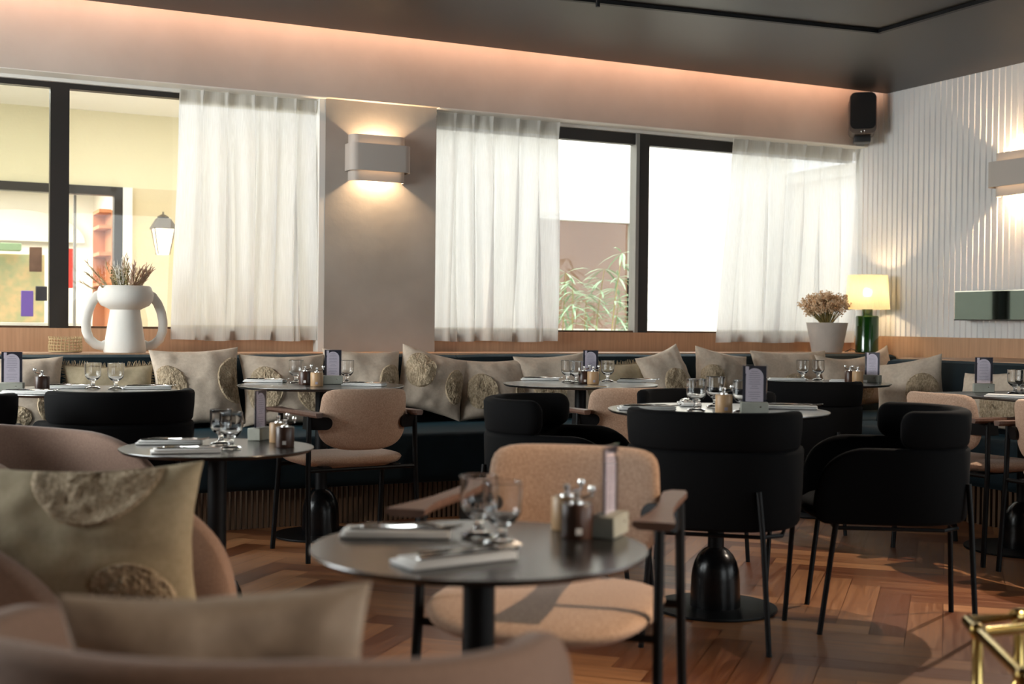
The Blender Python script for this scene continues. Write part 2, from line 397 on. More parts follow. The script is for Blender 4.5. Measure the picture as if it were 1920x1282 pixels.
wb = bpy.data.objects.new('window_5', None); COL.objects.link(wb); struct(wb)
MB().box(2.1, 5.5, YN-.06, YN-.054, 0.4, 2.6).build('glass_pane', 'pane', wb)
for x in (2.1, 3.8, 5.44): MB().box(x, x+.06, YN-.09, YN-.02, 0.4, 2.6).build('mullion', 'frame', wb)
# windows: dark bronze frames and glass
def window(n, x0, x1, mulls, zt, zl, fz):
    w = bpy.data.objects.new('window_%d' % n, None); COL.objects.link(w); struct(w)
    b = MB(); b.box(x0, x1, 7.53, 7.59, fz, zt)
    b.build('frame_head', 'frame', w)
    MB().box(x0, x1, 7.535, 7.60, 0.995, 1.012).build('frame_sill', 'oakd', w)
    for (a, c) in mulls:
        m = MB().box(a, c, 7.525, 7.60, 1.0, zt).build('mullion', 'frame', w)
    edges = [x0]+[q for mm in mulls for q in mm]+[x1]
    for i in range(0, len(edges), 2):
        MB().box(edges[i], edges[i+1], 7.556, 7.562, 1.005, fz).build('glass_pane', 'pane', w)
    return w
w1 = window(1, XL, 2.262, [(0.727, 0.829), (-1.2, -1.1)], 2.411, 0, 2.361)
w2 = window(2, 3.031, XR, [(4.615, 4.70)], 2.411, 0, 2.315)
MB().box(4.588, 4.614, 7.515, 7.60, 1.0, 2.39).build('lit_mullion_side', 'frame_l', w2)  # pale strip painted as the mullion's daylit side face

# right wall: fluted plaster above an oak panel, with a wide glazed opening beyond the frame's right edge
def fluted(y0, y1, z0, z1, name):
    b = MB(); pitch = 0.052; n = int((y1-y0)/pitch); prof = []
    for i in range(n):
        for (t, d) in ((0.0, 0.0), (0.10, 0.007), (0.3, 0.0058), (0.55, 0.0035), (0.8, 0.0014), (0.97, 0.0)):
            prof.append((y0+(i+t)*pitch, XR-d-0.001))
    prof.append((y1, XR-.001))
    V = [(x, y, z0) for y, x in prof]+[(x, y, z1) for y, x in prof]; N = len(prof)
    b.add(V, [(i, i+1, N+i+1, N+i) for i in range(N-1)]+[(0, N, N+1, 1)][:0])
    b.box(XR, XR+.1, y0, y1, z0, z1)
    return struct(b.build(name, 'flute', fix=False, smooth=25))
fluted(2.3, 7.49, 0.99, 3.05, 'wall_right')
wallpiece('wall_right_low', 'oak', (XR-.012, XR+.1, 2.3, 7.5, 0.0, 0.989))
wallpiece('wall_right_near', 'plaster', (XR, XR+.1, YN, -2.4, 0, 3.05), (XR, XR+.1, -2.4, 2.3, 2.6, 3.05), (XR, XR+.1, -2.4, 2.3, 0, 0.4), (XR, XR+.1, 2.0, 2.3, 0.4, 2.6))
wn = bpy.data.objects.new('window_3', None); COL.objects.link(wn); struct(wn)
MB().box(XR+.04, XR+.046, -2.4, 2.0, 0.4, 2.6).build('glass_pane', 'pane', wn)
for y in (-2.4, -0.95, 0.5, 1.94): MB().box(XR+.01, XR+.08, y, y+.06, 0.4, 2.6).build('mullion', 'frame', wn)

# ================================================================== EXTERIOR
# covered passage behind the left window
wallpiece('wall_passage', 'cream_wall', (-6, 0.2, 10.5, 10.7, 2.12, 3.4), (0.2, 3.0, 10.5, 10.7, 2.12, 3.4), (-6, -1.6, 10.5, 10.7, 0, 2.12))
wallpiece('wall_passage_pier', 'tan_wall', (1.64, 3.0, 10.5, 10.7, 0, 2.12))
wallpiece('trim_5', 'white_wall', (1.565, 1.639, 10.46, 10.7, 0, 2.119))
wallpiece('ceiling_passage', 'white_wall', (-6, 2.95, 7.65, 10.5, 2.72, 2.80))
wallpiece('floor_outside', 'paving', (-6, 14, 7.65, 20, -0.06, 0.0))
sf = thing('shop_front', 'dark framed shop window across the passage behind the left window', 'shop window', (0, 10.5, 0))
MB().box(-1.6, 1.565, -.03, .08, 2.05, 2.119).build('frame_head', 'frame', sf)
MB().box(1.50, 1.565, -.03, .08, 0, 2.05).build('frame_jamb', 'frame', sf)
MB().tube([(1.215, .12, 0.6), (1.215, .12, 2.05)], 0.012).build('glass_joint', 'frame_l', sf)
wallpiece('wall_shop', 'white_wall', (-2.5, 3.0, 13.0, 13.1, 0, 2.6), (1.66, 1.74, 10.7, 13.0, 0, 2.6), (-2.5, -2.4, 10.7, 13, 0, 2.6))
wallpiece('ceiling_shop', 'white_wall', (-2.5, 3.0, 10.7, 13.1, 2.3, 2.4))
light('shop_light', 'AREA', (0.2, 11.6, 2.28), 120, (1, 0.93, 0.82), (0.2, 11.6, 0), shape='RECTANGLE', size=2.2, size_y=1.4)
light('passage_light', 'AREA', (0.8, 9.0, 2.70), 85, (1, 0.96, 0.88), (0.8, 9.0, 0), shape='RECTANGLE', size=5.5, size_y=1.2)
light('curtain_fill', 'AREA', (1.2, 8.7, 2.69), 66, (0.90, 0.95, 1.0), (1.5, 7.5, 0.8), shape='RECTANGLE', size=3.2, size_y=0.3)  # hidden lamp added under the passage ceiling to brighten the left curtain
bk = thing('bookcase', 'orange wooden bookcase inside the shop beside the dark door jamb', 'bookcase', (1.36, 11.55, 0))
MB().box(0.27, 0.30, 0, .42, 0, 2.02).build('side_panel', 'orange', bk)
MB().box(0.166, 0.30, .40, .42, 0, 2.02).build('back_panel', 'orange', bk)
for z in (1.35, 1.62, 1.86, 2.0): MB().box(0.166, 0.27, 0, .40, z, z+.03).build('shelf', 'orange', bk)
def shopbox(name, label, cat, x0, x1, y0, y1, z0, z1, mt):
    o = MB().rbox(x0, x1, y0, y1, z0, z1, 0.004, 1).build(name, mt); return tag(o, label, cat)
shopbox('display_counter', 'pale counter of the shop seen low through the left window', 'counter', -0.6, 1.40, 11.0, 11.5, 0, 1.02, 'white')
shopbox('display_board', 'mottled green and orange display board behind the shop glass', 'display', 0.1, 1.06, 11.4, 11.44, 1.02, 1.60, 'dots')
shopbox('poster', 'purple poster standing low behind the shop glass left of the mullion', 'poster', 0.835, 0.93, 10.9, 10.91, 1.07, 1.28, 'purple')
shopbox('banner', 'dark maroon banner hanging beside the thick window mullion', 'banner', 0.93, 1.03, 11.3, 11.32, 1.45, 1.66, 'walnut')
shopbox('red_sign', 'bright red sign in the shop right of the thick window mullion', 'sign', 1.14, 1.29, 11.38, 11.40, 1.32, 1.66, 'red')
shopbox('green_canopy', 'pale green shelf top in the shop left of the mullion', 'shelf', 0.3, 0.86, 11.2, 11.38, 1.62, 1.68, 'leaf')
shopbox('picture', 'dark framed picture beside the purple poster in the shop', 'picture', 0.95, 1.04, 10.95, 10.96, 1.20, 1.32, 'navy')
b = MB()
for i in range(25):
    a = PI*i/24; b.v.append((0.95+0.62*math.cos(a), 12.9, 1.80+0.30*math.sin(a))); b.v.append((0.95+0.62*math.cos(a), 12.99, 1.80+0.30*math.sin(a)))
b.f += [(2*i, 2*i+2, 2*i+3, 2*i+1) for i in range(24)]+[tuple(range(0, 50, 2))]; b.mi += [0]*25
tag(b.build('arched_panel', 'white'), 'white arched panel on the far wall of the shop', 'wall panel')
# lantern on the pier
c = Vector((1.857, 10.32, 1.58)); ln = thing('wall_lantern', 'old iron wall lantern glowing on the tan pier outside the left window', 'lantern', c)
b = MB(); b.lathe([(0.055, 0), (0.06, 0.01), (0.10, 0.20), (0.105, 0.205)], n=4, m=Matrix.Rotation(PI/4, 4, 'Z')); b.build('glass_body', 'bulb', ln)
b = MB()
for k in range(4):
    a = PI/4+k*PI/2; d = Vector((math.cos(a), math.sin(a), 0)); b.tube([d*0.062, d*0.112+Vector((0, 0, .207))], 0.006, 6)
b.lathe([(0.125, .205), (0.13, .215), (0.075, .285), (0.072, .29)], n=4, m=Matrix.Rotation(PI/4, 4, 'Z'))
b.lathe([(0.03, .29), (0.05, .30), (0.03, .315), (0.008, .325), (0.006, .345)], n=12)
b.build('iron_cap', 'iron', ln)
MB().tube([(0, 0, 0.25), (0, 0.1, .30), (0, .18, .22)], 0.01, 8).build('bracket', 'iron', ln)
light('lantern_glow', 'POINT', c+Vector((0, -.02, .1)), 6, WARM, shadow_soft_size=0.05).parent = None

# open courtyard behind the right window
wallpiece('wall_courtyard', 'white_wall', (3.0, 5.6, 11.0, 11.2, 0, 4.2), (6.78, 8.7, 11.0, 11.2, 0, 4.2), (5.6, 6.78, 11.0, 11.2, 2.16, 4.2), (5.6, 6.78, 11.0, 11.2, 0, 0.98), (2.95, 3.0, 7.65, 11.2, 0, 2.8))
wallpiece('wall_courtyard_side', 'white_wall', (8.7, 8.9, 7.6, 20, 0, 2.6), (8.62, 8.95, 7.6, 20, 2.6, 2.72))
cw = bpy.data.objects.new('window_4', None); COL.objects.link(cw); struct(cw)
b = MB(); b.box(5.6, 6.78, 10.97, 11.1, 2.09, 2.16); b.box(6.68, 6.78, 10.97, 11.1, .98, 2.09); b.box(5.6, 6.68, 10.97, 11.1, .98, 1.01); b.build('window_frame', 'white', cw)
MB().box(5.6, 6.68, 11.05, 11.056, 1.01, 2.09).build('glass_pane', 'pane', cw)
wallpiece('wall_beyond', 'concrete', (5.0, 6.12, 12.0, 12.05, 0.6, 2.6))
wallpiece('wall_beyond_panel', 'brownwood', (6.12, 7.25, 12.0, 12.05, 0.6, 2.6))
wallpiece('trim_6', 'white', (7.25, 7.6, 12.0, 12.05, 0.6, 2.6), (5, 8, 11.3, 12.1, 2.6, 2.65))
# bamboo in the courtyard
bam = thing('bamboo_plant', 'green bamboo plant with narrow leaves outside in the courtyard', 'plant', (6.0, 10.6, 0))
r2 = random.Random(3)
b = MB(); lf = MB()
def leaf(base, d, L, wd):
    d = d.normalized(); side = d.cross(Vector((0, 0, 1))).normalized()*wd; dr = Vector((0, 0, -1))
    p0 = base; p1 = base+d*L*.35+dr*L*.03; p2 = base+d*L*.7+dr*L*.14; p3 = base+d*L+dr*L*.32
    lf.add([p0, p1-side, p1+side, p2-side*.75, p2+side*.75, p3, p1+Vector((0, 0, .004)), p2+Vector((0, 0, .004))], [(0, 1, 6), (0, 6, 2), (1, 3, 7, 6), (6, 7, 4, 2), (3, 5, 7), (7, 5, 4)])
for (x, y, h_, lx) in ((-.22, 0, 1.45, -.02), (-.05, .1, 1.35, .06), (.2, .05, 1.32, .25), (.35, 0, 1.15, .3), (.1, -.1, 1.75, .32), (.42, 0.1, 1.25, .1), (-.3, .1, 1.55, .1), (.0, .05, 1.6, .3)):
    pts = [Vector((x+lx*(t**2)*.5, y, h_*t)) for t in (0, .25, .5, .75, 1)]
    b.tube(pts, [.009, .008, .007, .005, .003], 6)
    for q in range(5):
        t = .70+q*.075; base = pts[-1].lerp(pts[-2], (1-t)*3.6)
        for _ in range(7):
            a = r2.uniform(0, 2*PI); leaf(base, Vector((math.cos(a), math.sin(a)*.6, r2.uniform(-.4, .5))), r2.uniform(.16, .28), r2.uniform(.009, .014))
b.build('stalks', 'stem', bam); tag(lf.build('leaves', 'leaf', bam, fix=False), kind='stuff')

# ================================================================== BANQUETTE, LEDGE
lg = MB(); lg.box(XL, 6.518, 7.06, 7.40, 0.845, 0.868); lg.box(XL, 2.262, 7.40, 7.499, .845, .868); lg.box(3.031, 6.518, 7.40, 7.499, .845, .868)
lg.box(XL, 5.70, 7.10, 7.13, 0.0, 0.845)
tag(lg.build('window_ledge', 'oak'), 'long oak ledge running behind the teal banquette below the windows', 'ledge')
lg = MB(); lg.box(5.70, 6.516, 2.3, 6.105, 0.839, 0.862); lg.box(5.76, 6.51, 2.3, 6.10, 0.0, 0.839)
tag(lg.build('side_ledge', 'oak'), 'oak ledge behind the right banquette along the fluted wall', 'ledge')
bq = thing('banquette', 'long teal velvet banquette along the window wall', 'banquette')
bq2 = thing('banquette', 'teal velvet banquette along the fluted right wall', 'banquette')
MB().rbox(XL+.01, 6.50, 6.12, 6.89, 0.205, 0.47, 0.05, 4).build('seat', 'teal', bq)
MB().rbox(5.12, 5.50, 2.35, 6.115, 0.205, 0.47, 0.05, 4).build('seat', 'teal', bq2)
def slope_back(x0, x1):
    V = []
    prof = [(6.90, 0.44), (6.93, 0.66), (6.955, 0.80), (6.985, 0.848), (7.03, 0.862), (7.055, 0.855), (7.06, 0.44)]
    b = MB(); n = 8
    pts = []
    for i in range(n+1):
        x = x0+(x1-x0)*i/n; e = 0.012 if i in (0, n) else 0
        for (y, z) in prof: pts.append((x, y+e, z-e*.5))
    b.grid(pts, n+1, len(prof), wrap=True); P = len(prof)
    b.f += [tuple(range(P)), tuple(n*P+i for i in range(P))]; b.mi += [0, 0]
    return b
xs = [XL+.01, -1.2, 0.2, 1.62, 3.02, 4.42, 5.62, 6.50]
for i in range(7): slope_back(xs[i], xs[i+1]-.004).build('back_cushion', 'teal', bq)
prof = [(5.50, 0.44), (5.54, 0.66), (5.57, 0.80), (5.60, 0.845), (5.65, 0.858), (5.69, 0.85), (5.695, 0.44)]
ys = [2.35, 3.6, 4.85, 6.11]
for k in range(3):
    b = MB(); pts = []; n = 6
    for i in range(n+1):
        y = ys[k]+(ys[k+1]-ys[k]-.004)*i/n; e = 0.01 if i in (0, n) else 0
        for (x, z) in prof: pts.append((x+e, y, z-e*.5))
    b.grid(pts, n+1, 7, wrap=True); b.f += [tuple(range(7)), tuple(n*7+i for i in range(7))]; b.mi += [0, 0]
    b.build('back_cushion', 'teal', bq2)
b = MB(); b.box(XL+.01, 5.19, 6.27, 6.32, 0, 0.21)
x = XL+.01
while x < 5.15: b.box(x, x+.014, 6.252, 6.27, 0, 0.21); x += 0.028
b.build('ribbed_plinth', 'oakd', bq)
b = MB(); b.box(5.21, 5.26, 2.35, 6.2, 0, .21)
y = 2.35
while y < 6.25: b.box(5.192, 5.21, y, y+.018, 0, 0.21); y += 0.036
b.build('ribbed_plinth', 'oakd', bq2)

# ================================================================== CURTAINS
def curtain(x0t, x1t, x0b, x1b, nf, seed, label, zt=2.405, zb=0.935):
    r = random.Random(seed); nu, nv = 300, 34
    warp = [r.uniform(-1, 1) for _ in range(12)]; amps = [r.uniform(.6, 1.4) for _ in range(nf+2)]
    def wf(s): return s+0.035*sum(warp[k]*math.sin((k+1)*PI*s)/(k+1) for k in range(6))
    pts = []; hem = []
    for j in range(nv):
        t = j/(nv-1); z = zt+(zb-zt)*t
        for i in range(nu):
            s = i/(nu-1); q = wf(s)*nf; k = int(max(0, min(nf, q))); fr = q-math.floor(q)
            am = amps[k]*(1-fr)+amps[min(k+1, nf+1)]*fr
            drift = 0.25*math.sin(2.2*t+k*1.7)*t
            ph = 2*PI*(q+drift)
            body = math.sin(ph)+0.28*math.sin(2*ph+1.3+k)+0.3*math.sin(.5*ph+seed)
            pinch = max(0, math.cos(2*PI*q))**14
            a = 0.005+0.026*min(1, max(0, (t-.03)/.30))**.8*(0.8+0.35*t)
            y = 7.455+a*am*body-0.028*pinch*max(0, 1-t/.10)
            x = (x0t+(x1t-x0t)*s)*(1-t**1.2)+(x0b+(x1b-x0b)*s)*t**1.2
            x += 0.5*a*math.cos(ph+.6)
            pts.append((x, min(y, 7.492), z+(0.004*math.sin(q*2.1+seed) if j == nv-1 else 0)))
    b = MB(); b.grid(pts, nu, nv) if False else None
    # rows are j (vertical), columns i
    F = []; mi = []
    for j in range(nv-1):
        for i in range(nu-1):
            F.append((j*nu+i, j*nu+i+1, (j+1)*nu+i+1, (j+1)*nu+i)); mi.append(1 if j >= nv-3 or j < 2 else 0)
    b.v = pts; b.f = F; b.mi = mi
    o = b.build('curtain', ['sheer', 'sheer2'], fix=False, smooth=80)
    return tag(o, label, 'curtain', 'sheer white window curtains')
curtain(1.425, 2.252, 1.40, 2.250, 6, 1, 'sheer white curtain left of the grey plaster column')
curtain(3.045, 3.935, 3.04, 3.93, 6, 2, 'sheer white curtain right of the grey plaster column')
curtain(5.35, 6.50, 5.25, 6.48, 7, 5, 'sheer white curtain by the fluted wall, behind the potted dried flowers')

# ================================================================== SCONCES
def make_sconce():
    t = thing('wall_sconce', '', 'wall lamp')
    def band(hw, dp, z0, z1, th):
        """open D-shaped band; local y=0 is the wall, -y points to the room"""
        out = []; n = 10; r = 0.05
        def path(hw, dp, r):
            p = [(-hw, 0)]
            for k in range(n+1):
                a = PI+PI/2*k/n; p.append((-hw+r+r*math.cos(a), -(dp-r)+r*math.sin(a)))
            for k in range(n+1):
                a = 3*PI/2+PI/2*k/n; p.append((hw-r+r*math.cos(a), -(dp-r)+r*math.sin(a)))
            p.append((hw, 0)); return p
        po = path(hw, dp, r); pi_ = path(hw-th, dp-th, r-th*.5); N = len(po); b = MB()
        V = [(x, y, z0) for x, y in po]+[(x, y, z1) for x, y in po]+[(x, y, z0) for x, y in pi_]+[(x, y, z1) for x, y in pi_]
        F = []
        for i in range(N-1):
            F += [(i, i+1, N+i+1, N+i), (2*N+i, 3*N+i, 3*N+i+1, 2*N+i+1), (i, 2*N+i, 2*N+i+1, i+1), (N+i, N+i+1, 3*N+i+1, 3*N+i)]
        b.add(V, F); return b
    band(0.178, 0.078, -0.142, 0.142, 0.004).build('inner_shade', 'sconce', t)
    band(0.198, 0.125, -0.083, 0.083, 0.004).build('outer_shade', 'sconce', t)
    b = MB(); b.rbox(-.05, .05, -.02, 0, -.05, .05, .004, 1)
    b.build('wall_plate', 'sconce', t)
    b = MB(); b.sphere((-0.06, -.035, 0), .016, 10); b.sphere((0.06, -.035, 0), .016, 10)
    b.build('bulbs', 'bulb', t)
    return t
SC = Kit(make_sconce)
def sconce(loc, rz, label, e=1.0):
    o = SC(loc, rz, label, 'white wall sconces')
    R = Matrix.Rotation(rz, 4, 'Z'); L = Vector(loc)
    light('sconce_down', 'SPOT', L+R @ Vector((0, -.045, -.02)), 34*e, WARM, L+R @ Vector((0, -.047, -2)), spot_size=R_(142), spot_blend=0.7, shadow_soft_size=0.02)
    light('sconce_up', 'SPOT', L+R @ Vector((0, -.045, .02)), 26*e, WARM, L+R @ Vector((0, -.047, 2)), spot_size=R_(142), spot_blend=0.7, shadow_soft_size=0.02)
    for s in (-1, 1):
        light('sconce_gap', 'POINT', L+R @ Vector((s*.07, -.10, 0)), 0.55*e, WARM, shadow_soft_size=0.015)
sconce((2.622, YC-.001, 2.062), 0, 'white metal wall sconce on the grey plaster column between the windows')
sconce((XR-.018, 5.88, 2.062), -PI/2, 'white metal wall sconce on the fluted wall, cut by the right edge', 1.1)

# ================================================================== SPEAKER
sp = thing('loudspeaker', 'black loudspeaker mounted high in the corner beside the fluted wall', 'speaker', (6.33, 7.20, 2.43), R_(-38))
mr = Matrix.Rotation(R_(-4), 4, 'X')
def rrect(x0, x1, z0, z1, r):
    P = []
    for (cx, cz, a0) in ((x1-r, z1-r, 0), (x0+r, z1-r, 90), (x0+r, z0+r, 180), (x1-r, z0+r, 270)):
        P += [(cx+r*math.cos(R_(a0+15*k)), cz+r*math.sin(R_(a0+15*k))) for k in range(7)]
    return P
mx_ = mr @ Matrix.Rotation(PI/2, 4, 'X')   # prism axis becomes -y
MB().prism(rrect(-.095, .095, .03, .335, .045), -.08, .10, m=mx_).build('cabinet', 'taupe', sp)
MB().prism(rrect(-.089, .089, .064, .329, .038), .1003, .108, m=mx_).build('grille', 'cloth_black', sp)
b = MB(); pts = [mr @ Vector((.012*math.cos(2*PI*k/16), -.103, .046+.010*math.sin(2*PI*k/16))) for k in range(16)]
b.tube(pts, .0022, 6, closed=True); b.tube([mr @ Vector((.006, -.103, .039)), mr @ Vector((.016, -.103, .031))], .0022, 6)
b.build('emblem', 'chrome', sp)
MB().rbox(-.06, .06, -.06, .06, -.02, .028, .008, 2).build('mount', 'plastic', sp)
b = MB(); b.rbox(-.03, .03, 0.0, .175, -.015, .015, .004, 1); b.build('bracket_arm', 'plastic', sp)

# ================================================================== CEILING TRACKS
tr = thing('ceiling_track', 'thin black lighting track bent into a corner on the dark ceiling', 'light track')
A, B_, C_ = Vector((2.2, 5.955, 0)), Vector((5.09, 5.66, 0)), Vector((5.10, 0.5, 0))
def bar(b, p, q, wd, z0, z1):
    d = (q-p).normalized(); n = Vector((-d.y, d.x, 0))*wd/2
    b.prism([((p-n).x, (p-n).y), ((q-n).x, (q-n).y), ((q+n).x, (q+n).y), ((p+n).x, (p+n).y)], z0, z1)
b = MB(); bar(b, A, B_+Vector((.015, 0, 0)), .03, ZC-.02, ZC-.0005); b.build('track_rail', 'bmetal', tr)
b = MB(); bar(b, B_, C_, .03, ZC-.02, ZC-.0005); b.build('track_rail', 'bmetal', tr)
th_ = PZ(1121, 6, 2.74)
tag(MB().tube([(th_.x, th_.y, 2.764), (th_.x, th_.y, 2.72)], .012, 10).build('track_plug', 'bmetal'), 'small black plug hanging from the ceiling track at the top edge', 'track plug')

def make_spot():
    t = thing('track_spotlight', '', 'spotlight')
    MB().tube([(0, 0, 0), (0, 0, -.07)], .008, 8).build('stem', 'bmetal', t)
    MB().tube([(0, 0, -.07), (0, 0, -.2)], .035, 16, cap=True).build('lamp_head', 'bmetal', t)
    return t
SPK = Kit(make_spot)
for (x, y, tx, ty, e, nm) in ((5.10, 3.0, 3.5, 4.3, 380, 'black track spotlight over the round table at right, above the picture'),
                          (3.4, 0.6, 1.55, 2.6, 700, 'black track spotlight aimed at the nearest wooden-arm chair, above the picture'),
                          (2.2, -0.3, 0.5, 1.45, 130, 'black spotlight added behind the viewer to brighten the nearest cushion, above the picture'),  # unseen spotlight added to lift the nearest tub chair's cushion
                          (5.10, 4.2, 3.7, 2.9, 380, 'black track spotlight over the large black armchair, above the picture')):
    SPK((x, y, ZC-.02), 0, nm, 'track spotlights')
    light('spot_beam', 'SPOT', (x, y, ZC-.225), e, (1, .74, .50) if y < 1 else (1, .84, .68), (tx, ty, 0.3), spot_size=R_(36 if y < 1 else 52), spot_blend=.8, shadow_soft_size=.03)

# ================================================================== MIRROR SHELF on the fluted wall
b = MB(); b.box(6.395, 6.512, 4.6, 6.33, 1.112, 1.298); o = b.build('long_mirror', ['mirror', 'frame'])
tag(o, 'long low mirror band fixed to the fluted wall, running out at the right edge', 'mirror')
o2 = MB(); o2.box(6.392, 6.395, 4.6, 6.335, 1.106, 1.113); o2.build('bottom_edge', 'frame', o)
MB().box(6.390, 6.512, 4.6, 6.333, 1.2981, 1.304).build('top_edge', 'chrome', o)

# ================================================================== THINGS ON THE LEDGE
ZL = 0.8685
va = thing('vase', 'large white ceramic vase with two loop handles on the window ledge', 'vase', (1.097, 7.235, ZL))
prof = [(0.0, 0.0), (.112, 0), (.116, .01), (.107, .07), (.096, .14), (.085, .205), (.081, .238), (.098, .247), (.130, .262), (.150, .290), (.154, .322), (.141, .364), (.132, .372), (.120, .372), (.118, .33), (.09, .27), (.0, .262)]
MB().lathe(prof, n=48).build('body', 'ceramic', va)
for s in (-1, 1):
    P_ = [(.118, .33), (.150, .315), (.178, .275), (.198, .225), (.208, .17), (.206, .12), (.190, .075), (.158, .045), (.125, .035), (.09, .05)]
    b = MB(); pts = []; n = 12
    V = []
    for i, (x, z) in enumerate(P_):
        x0, z0 = P_[max(i-1, 0)]; x1, z1 = P_[min(i+1, len(P_)-1)]; t = Vector((x1-x0, 0, z1-z0)).normalized(); nn = Vector((-t.z, 0, t.x))
        for k in range(n):
            a = 2*PI*k/n; p = Vector((x, 0, z))+nn*(.026*math.cos(a))+Vector((0, .016*math.sin(a), 0)); p.x *= s; V.append(p)
    b.grid(V, len(P_), n, wrap=True); b.f += [tuple(range(n)), tuple(len(V)-n+k for k in range(n))]; b.mi += [0, 0]
    b.build('handle', 'ceramic', va)
def bouquet(name, label, loc, specs, seed):
    """specs: (count, length range, spread, material, kind)"""
    t = thing(name, label, 'dried flowers', loc); r = random.Random(seed)
    for (n, l0, l1, spr, mt, kind, bias) in specs:
        b = MB(); st = MB()
        for _ in range(n):
            a = r.uniform(0, 2*PI); e = r.uniform(.1, spr); L = r.uniform(l0, l1)
            d = Vector((math.cos(a)*math.sin(e)+bias[0], math.sin(a)*math.sin(e)*.8+bias[1], math.cos(e))).normalized()
            base = Vector((d.x*.03, d.y*.03, 0)); tip = base+d*L+Vector((d.x*.03, d.y*.03, -.02*e))
            st.tube([base, base.lerp(tip, .5)+Vector((0, 0, .01)), tip], [.0016, .0014, .001], 4)
            if kind == 'plume':
                for q in range(26):
                    f = r.uniform(.45, 1.05); p = base.lerp(tip, f); aa = r.uniform(0, 2*PI)
                    dd = (d*1.5+Vector((math.cos(aa), math.sin(aa), r.uniform(-.2, .4)))*.7).normalized()*r.uniform(.02, .045)
                    b.tube([p, p+dd*.6, p+dd+Vector((0, 0, -.004))], [.0022, .0016, .0004], 3)
            elif kind == 'herb':
                for q in range(9):
                    f = .35+.075*q; p = base.lerp(tip, f)
                    b.sphere(p+Vector((r.uniform(-.006, .006), r.uniform(-.006, .006), 0)), .0055, 6)
            elif kind == 'flower':
                for q in range(22):
                    p = tip+Vector((r.gauss(0, .011), r.gauss(0, .011), r.gauss(0, .011)))
                    b.sphere(p, r.uniform(.003, .006), 5)
        tag(st.build('stems', 'stem', t), kind='stuff')
        if b.v: tag(b.build({'plume': 'plumes', 'herb': 'seed_heads', 'flower': 'flower_heads'}[kind], mt, t), kind='stuff')
    return t
bouquet('dried_bouquet', 'dried grasses with pink and bleached plumes standing in the white vase', (1.097, 7.235, ZL+.267),
        [(16, .19, .25, .5, 'grasspink', 'plume', (.33, 0)), (5, .20, .25, .3, 'grasswhite', 'plume', (0.0, 0)), (16, .17, .22, .4, 'herb', 'herb', (-.02, 0)), (10, .21, .29, .8, 'grassdry', 'plume', (-.45, 0))], 4)
# woven basket
bs = thing('basket', 'small open-weave rattan basket on the ledge left of the white vase', 'basket', (0.785, 7.26, ZL))
b = MB()
for i in range(5): b.tube([(.086*math.cos(2*PI*k/36)*(1+.03*math.sin(k*PI+i*PI)), .086*math.sin(2*PI*k/36), (.008+.0165*i)) for k in range(36)], .0026, 6, closed=True)
for k in range(26):
    a = 2*PI*k/26; c_, s_ = math.cos(a), math.sin(a)
    b.tube([(.084*c_, .084*s_, .002), (.088*c_, .088*s_, .03), (.083*c_, .083*s_, .06), (.087*math.cos(a+.08), .087*math.sin(a+.08), .087)], .003, 5)
b.lathe([(0, .002), (.085, .002), (.085, .005), (0, .005)], n=24)
b.build('weave', 'rattan', bs)
# potted dried flowers
pot = MB().lathe([(0, 0), (.105, 0), (.108, .004), (.148, .212), (.150, .216), (.143, .216), (.138, .19), (0, .18)], n=48).build('plant_pot', 'concrete')
pot.location = (6.03, 7.2, ZL); tag(pot, 'pale concrete pot on the ledge in front of the right curtain', 'pot')
bouquet('dried_flowers', 'fan of peach dried flowers standing in the pale concrete pot', (6.03, 7.2, ZL+.185),
        [(230, .14, .25, .74, 'flower', 'flower', (-.13, 0))], 9)
# lamp
lp = thing('table_lamp', 'lit table lamp with glossy green base and woven shade in the corner', 'lamp', (6.316, 7.10, ZL))
MB().lathe([(0, 0), (.078, 0), (.083, .006), (.083, .258), (.078, .268), (.040, .270), (.0385, .275), (.0385, .325), (0, .325)], n=40).build('lamp_base', 'green', lp)
MB().lathe([(.1595, .315), (.1425, .565), (.1405, .565), (.1575, .315)], n=48, closed=True).build('lamp_shade', 'shade', lp)
MB().sphere((0, 0, .44), .032, 16).build('bulb', mat('lamp_bulb', (1, 1, 1), emis=(1, .72, .38), es=110), lp)
b = MB(); b.tube([(0, 0, .325), (0, 0, .41)], .012, 8); b.tube([(0, 0, .36), (.155, 0, .36)], .0015, 4); b.tube([(0, 0, .36), (-.155, 0, .36)], .0015, 4); b.build('lamp_holder', 'brass', lp)
MB().tube([(-.08, 0, .006), (-.14, -.03, .02), (-.19, -.05, .03), (-.17, .03, .008), (-.10, .12, .006), (0, .2, .006)], .003, 6).build('cord', 'plastic', lp)
light('lamp_glow', 'POINT', (6.316, 7.10, ZL+.44), 30, (1, .72, .42), shadow_soft_size=.034)

# ================================================================== TABLES
def make_table(r, H, top_mt='laminate'):
    def fn():
        t = thing('round_table', '', 'table')
        MB().lathe([(0, H-.013), (r-.012, H-.013), (r-.002, H-.005), (r, H-.003), (r-.001, H), (0, H)], n=96).build('tabletop', top_mt, t)
        MB().tube([(0, 0, .2), (0, 0, H-.014)], .030, 24).build('stem', 'bmetal', t)
        b = MB(); b.lathe([(.0925, .0105), (.0915, .06), (.0895, .115), (.086, .145), (.078, .175), (.065, .200), (.047, .219), (.034, .227), (.030, .229), (0, .2291)], n=40); b.build('bell_weight', 'gloss_black', t)
        MB().lathe([(0, .0005), (.2275, .0005), (.229, .004), (.2275, .010), (0, .0105)], n=64).build('base_plate', 'bmetal', t)
        MB().lathe([(0, H-.02), (.11, H-.02), (.11, H-.0135), (0, H-.0135)], n=32).build('mounting_plate', 'bmetal', t)
        return t
    return fn
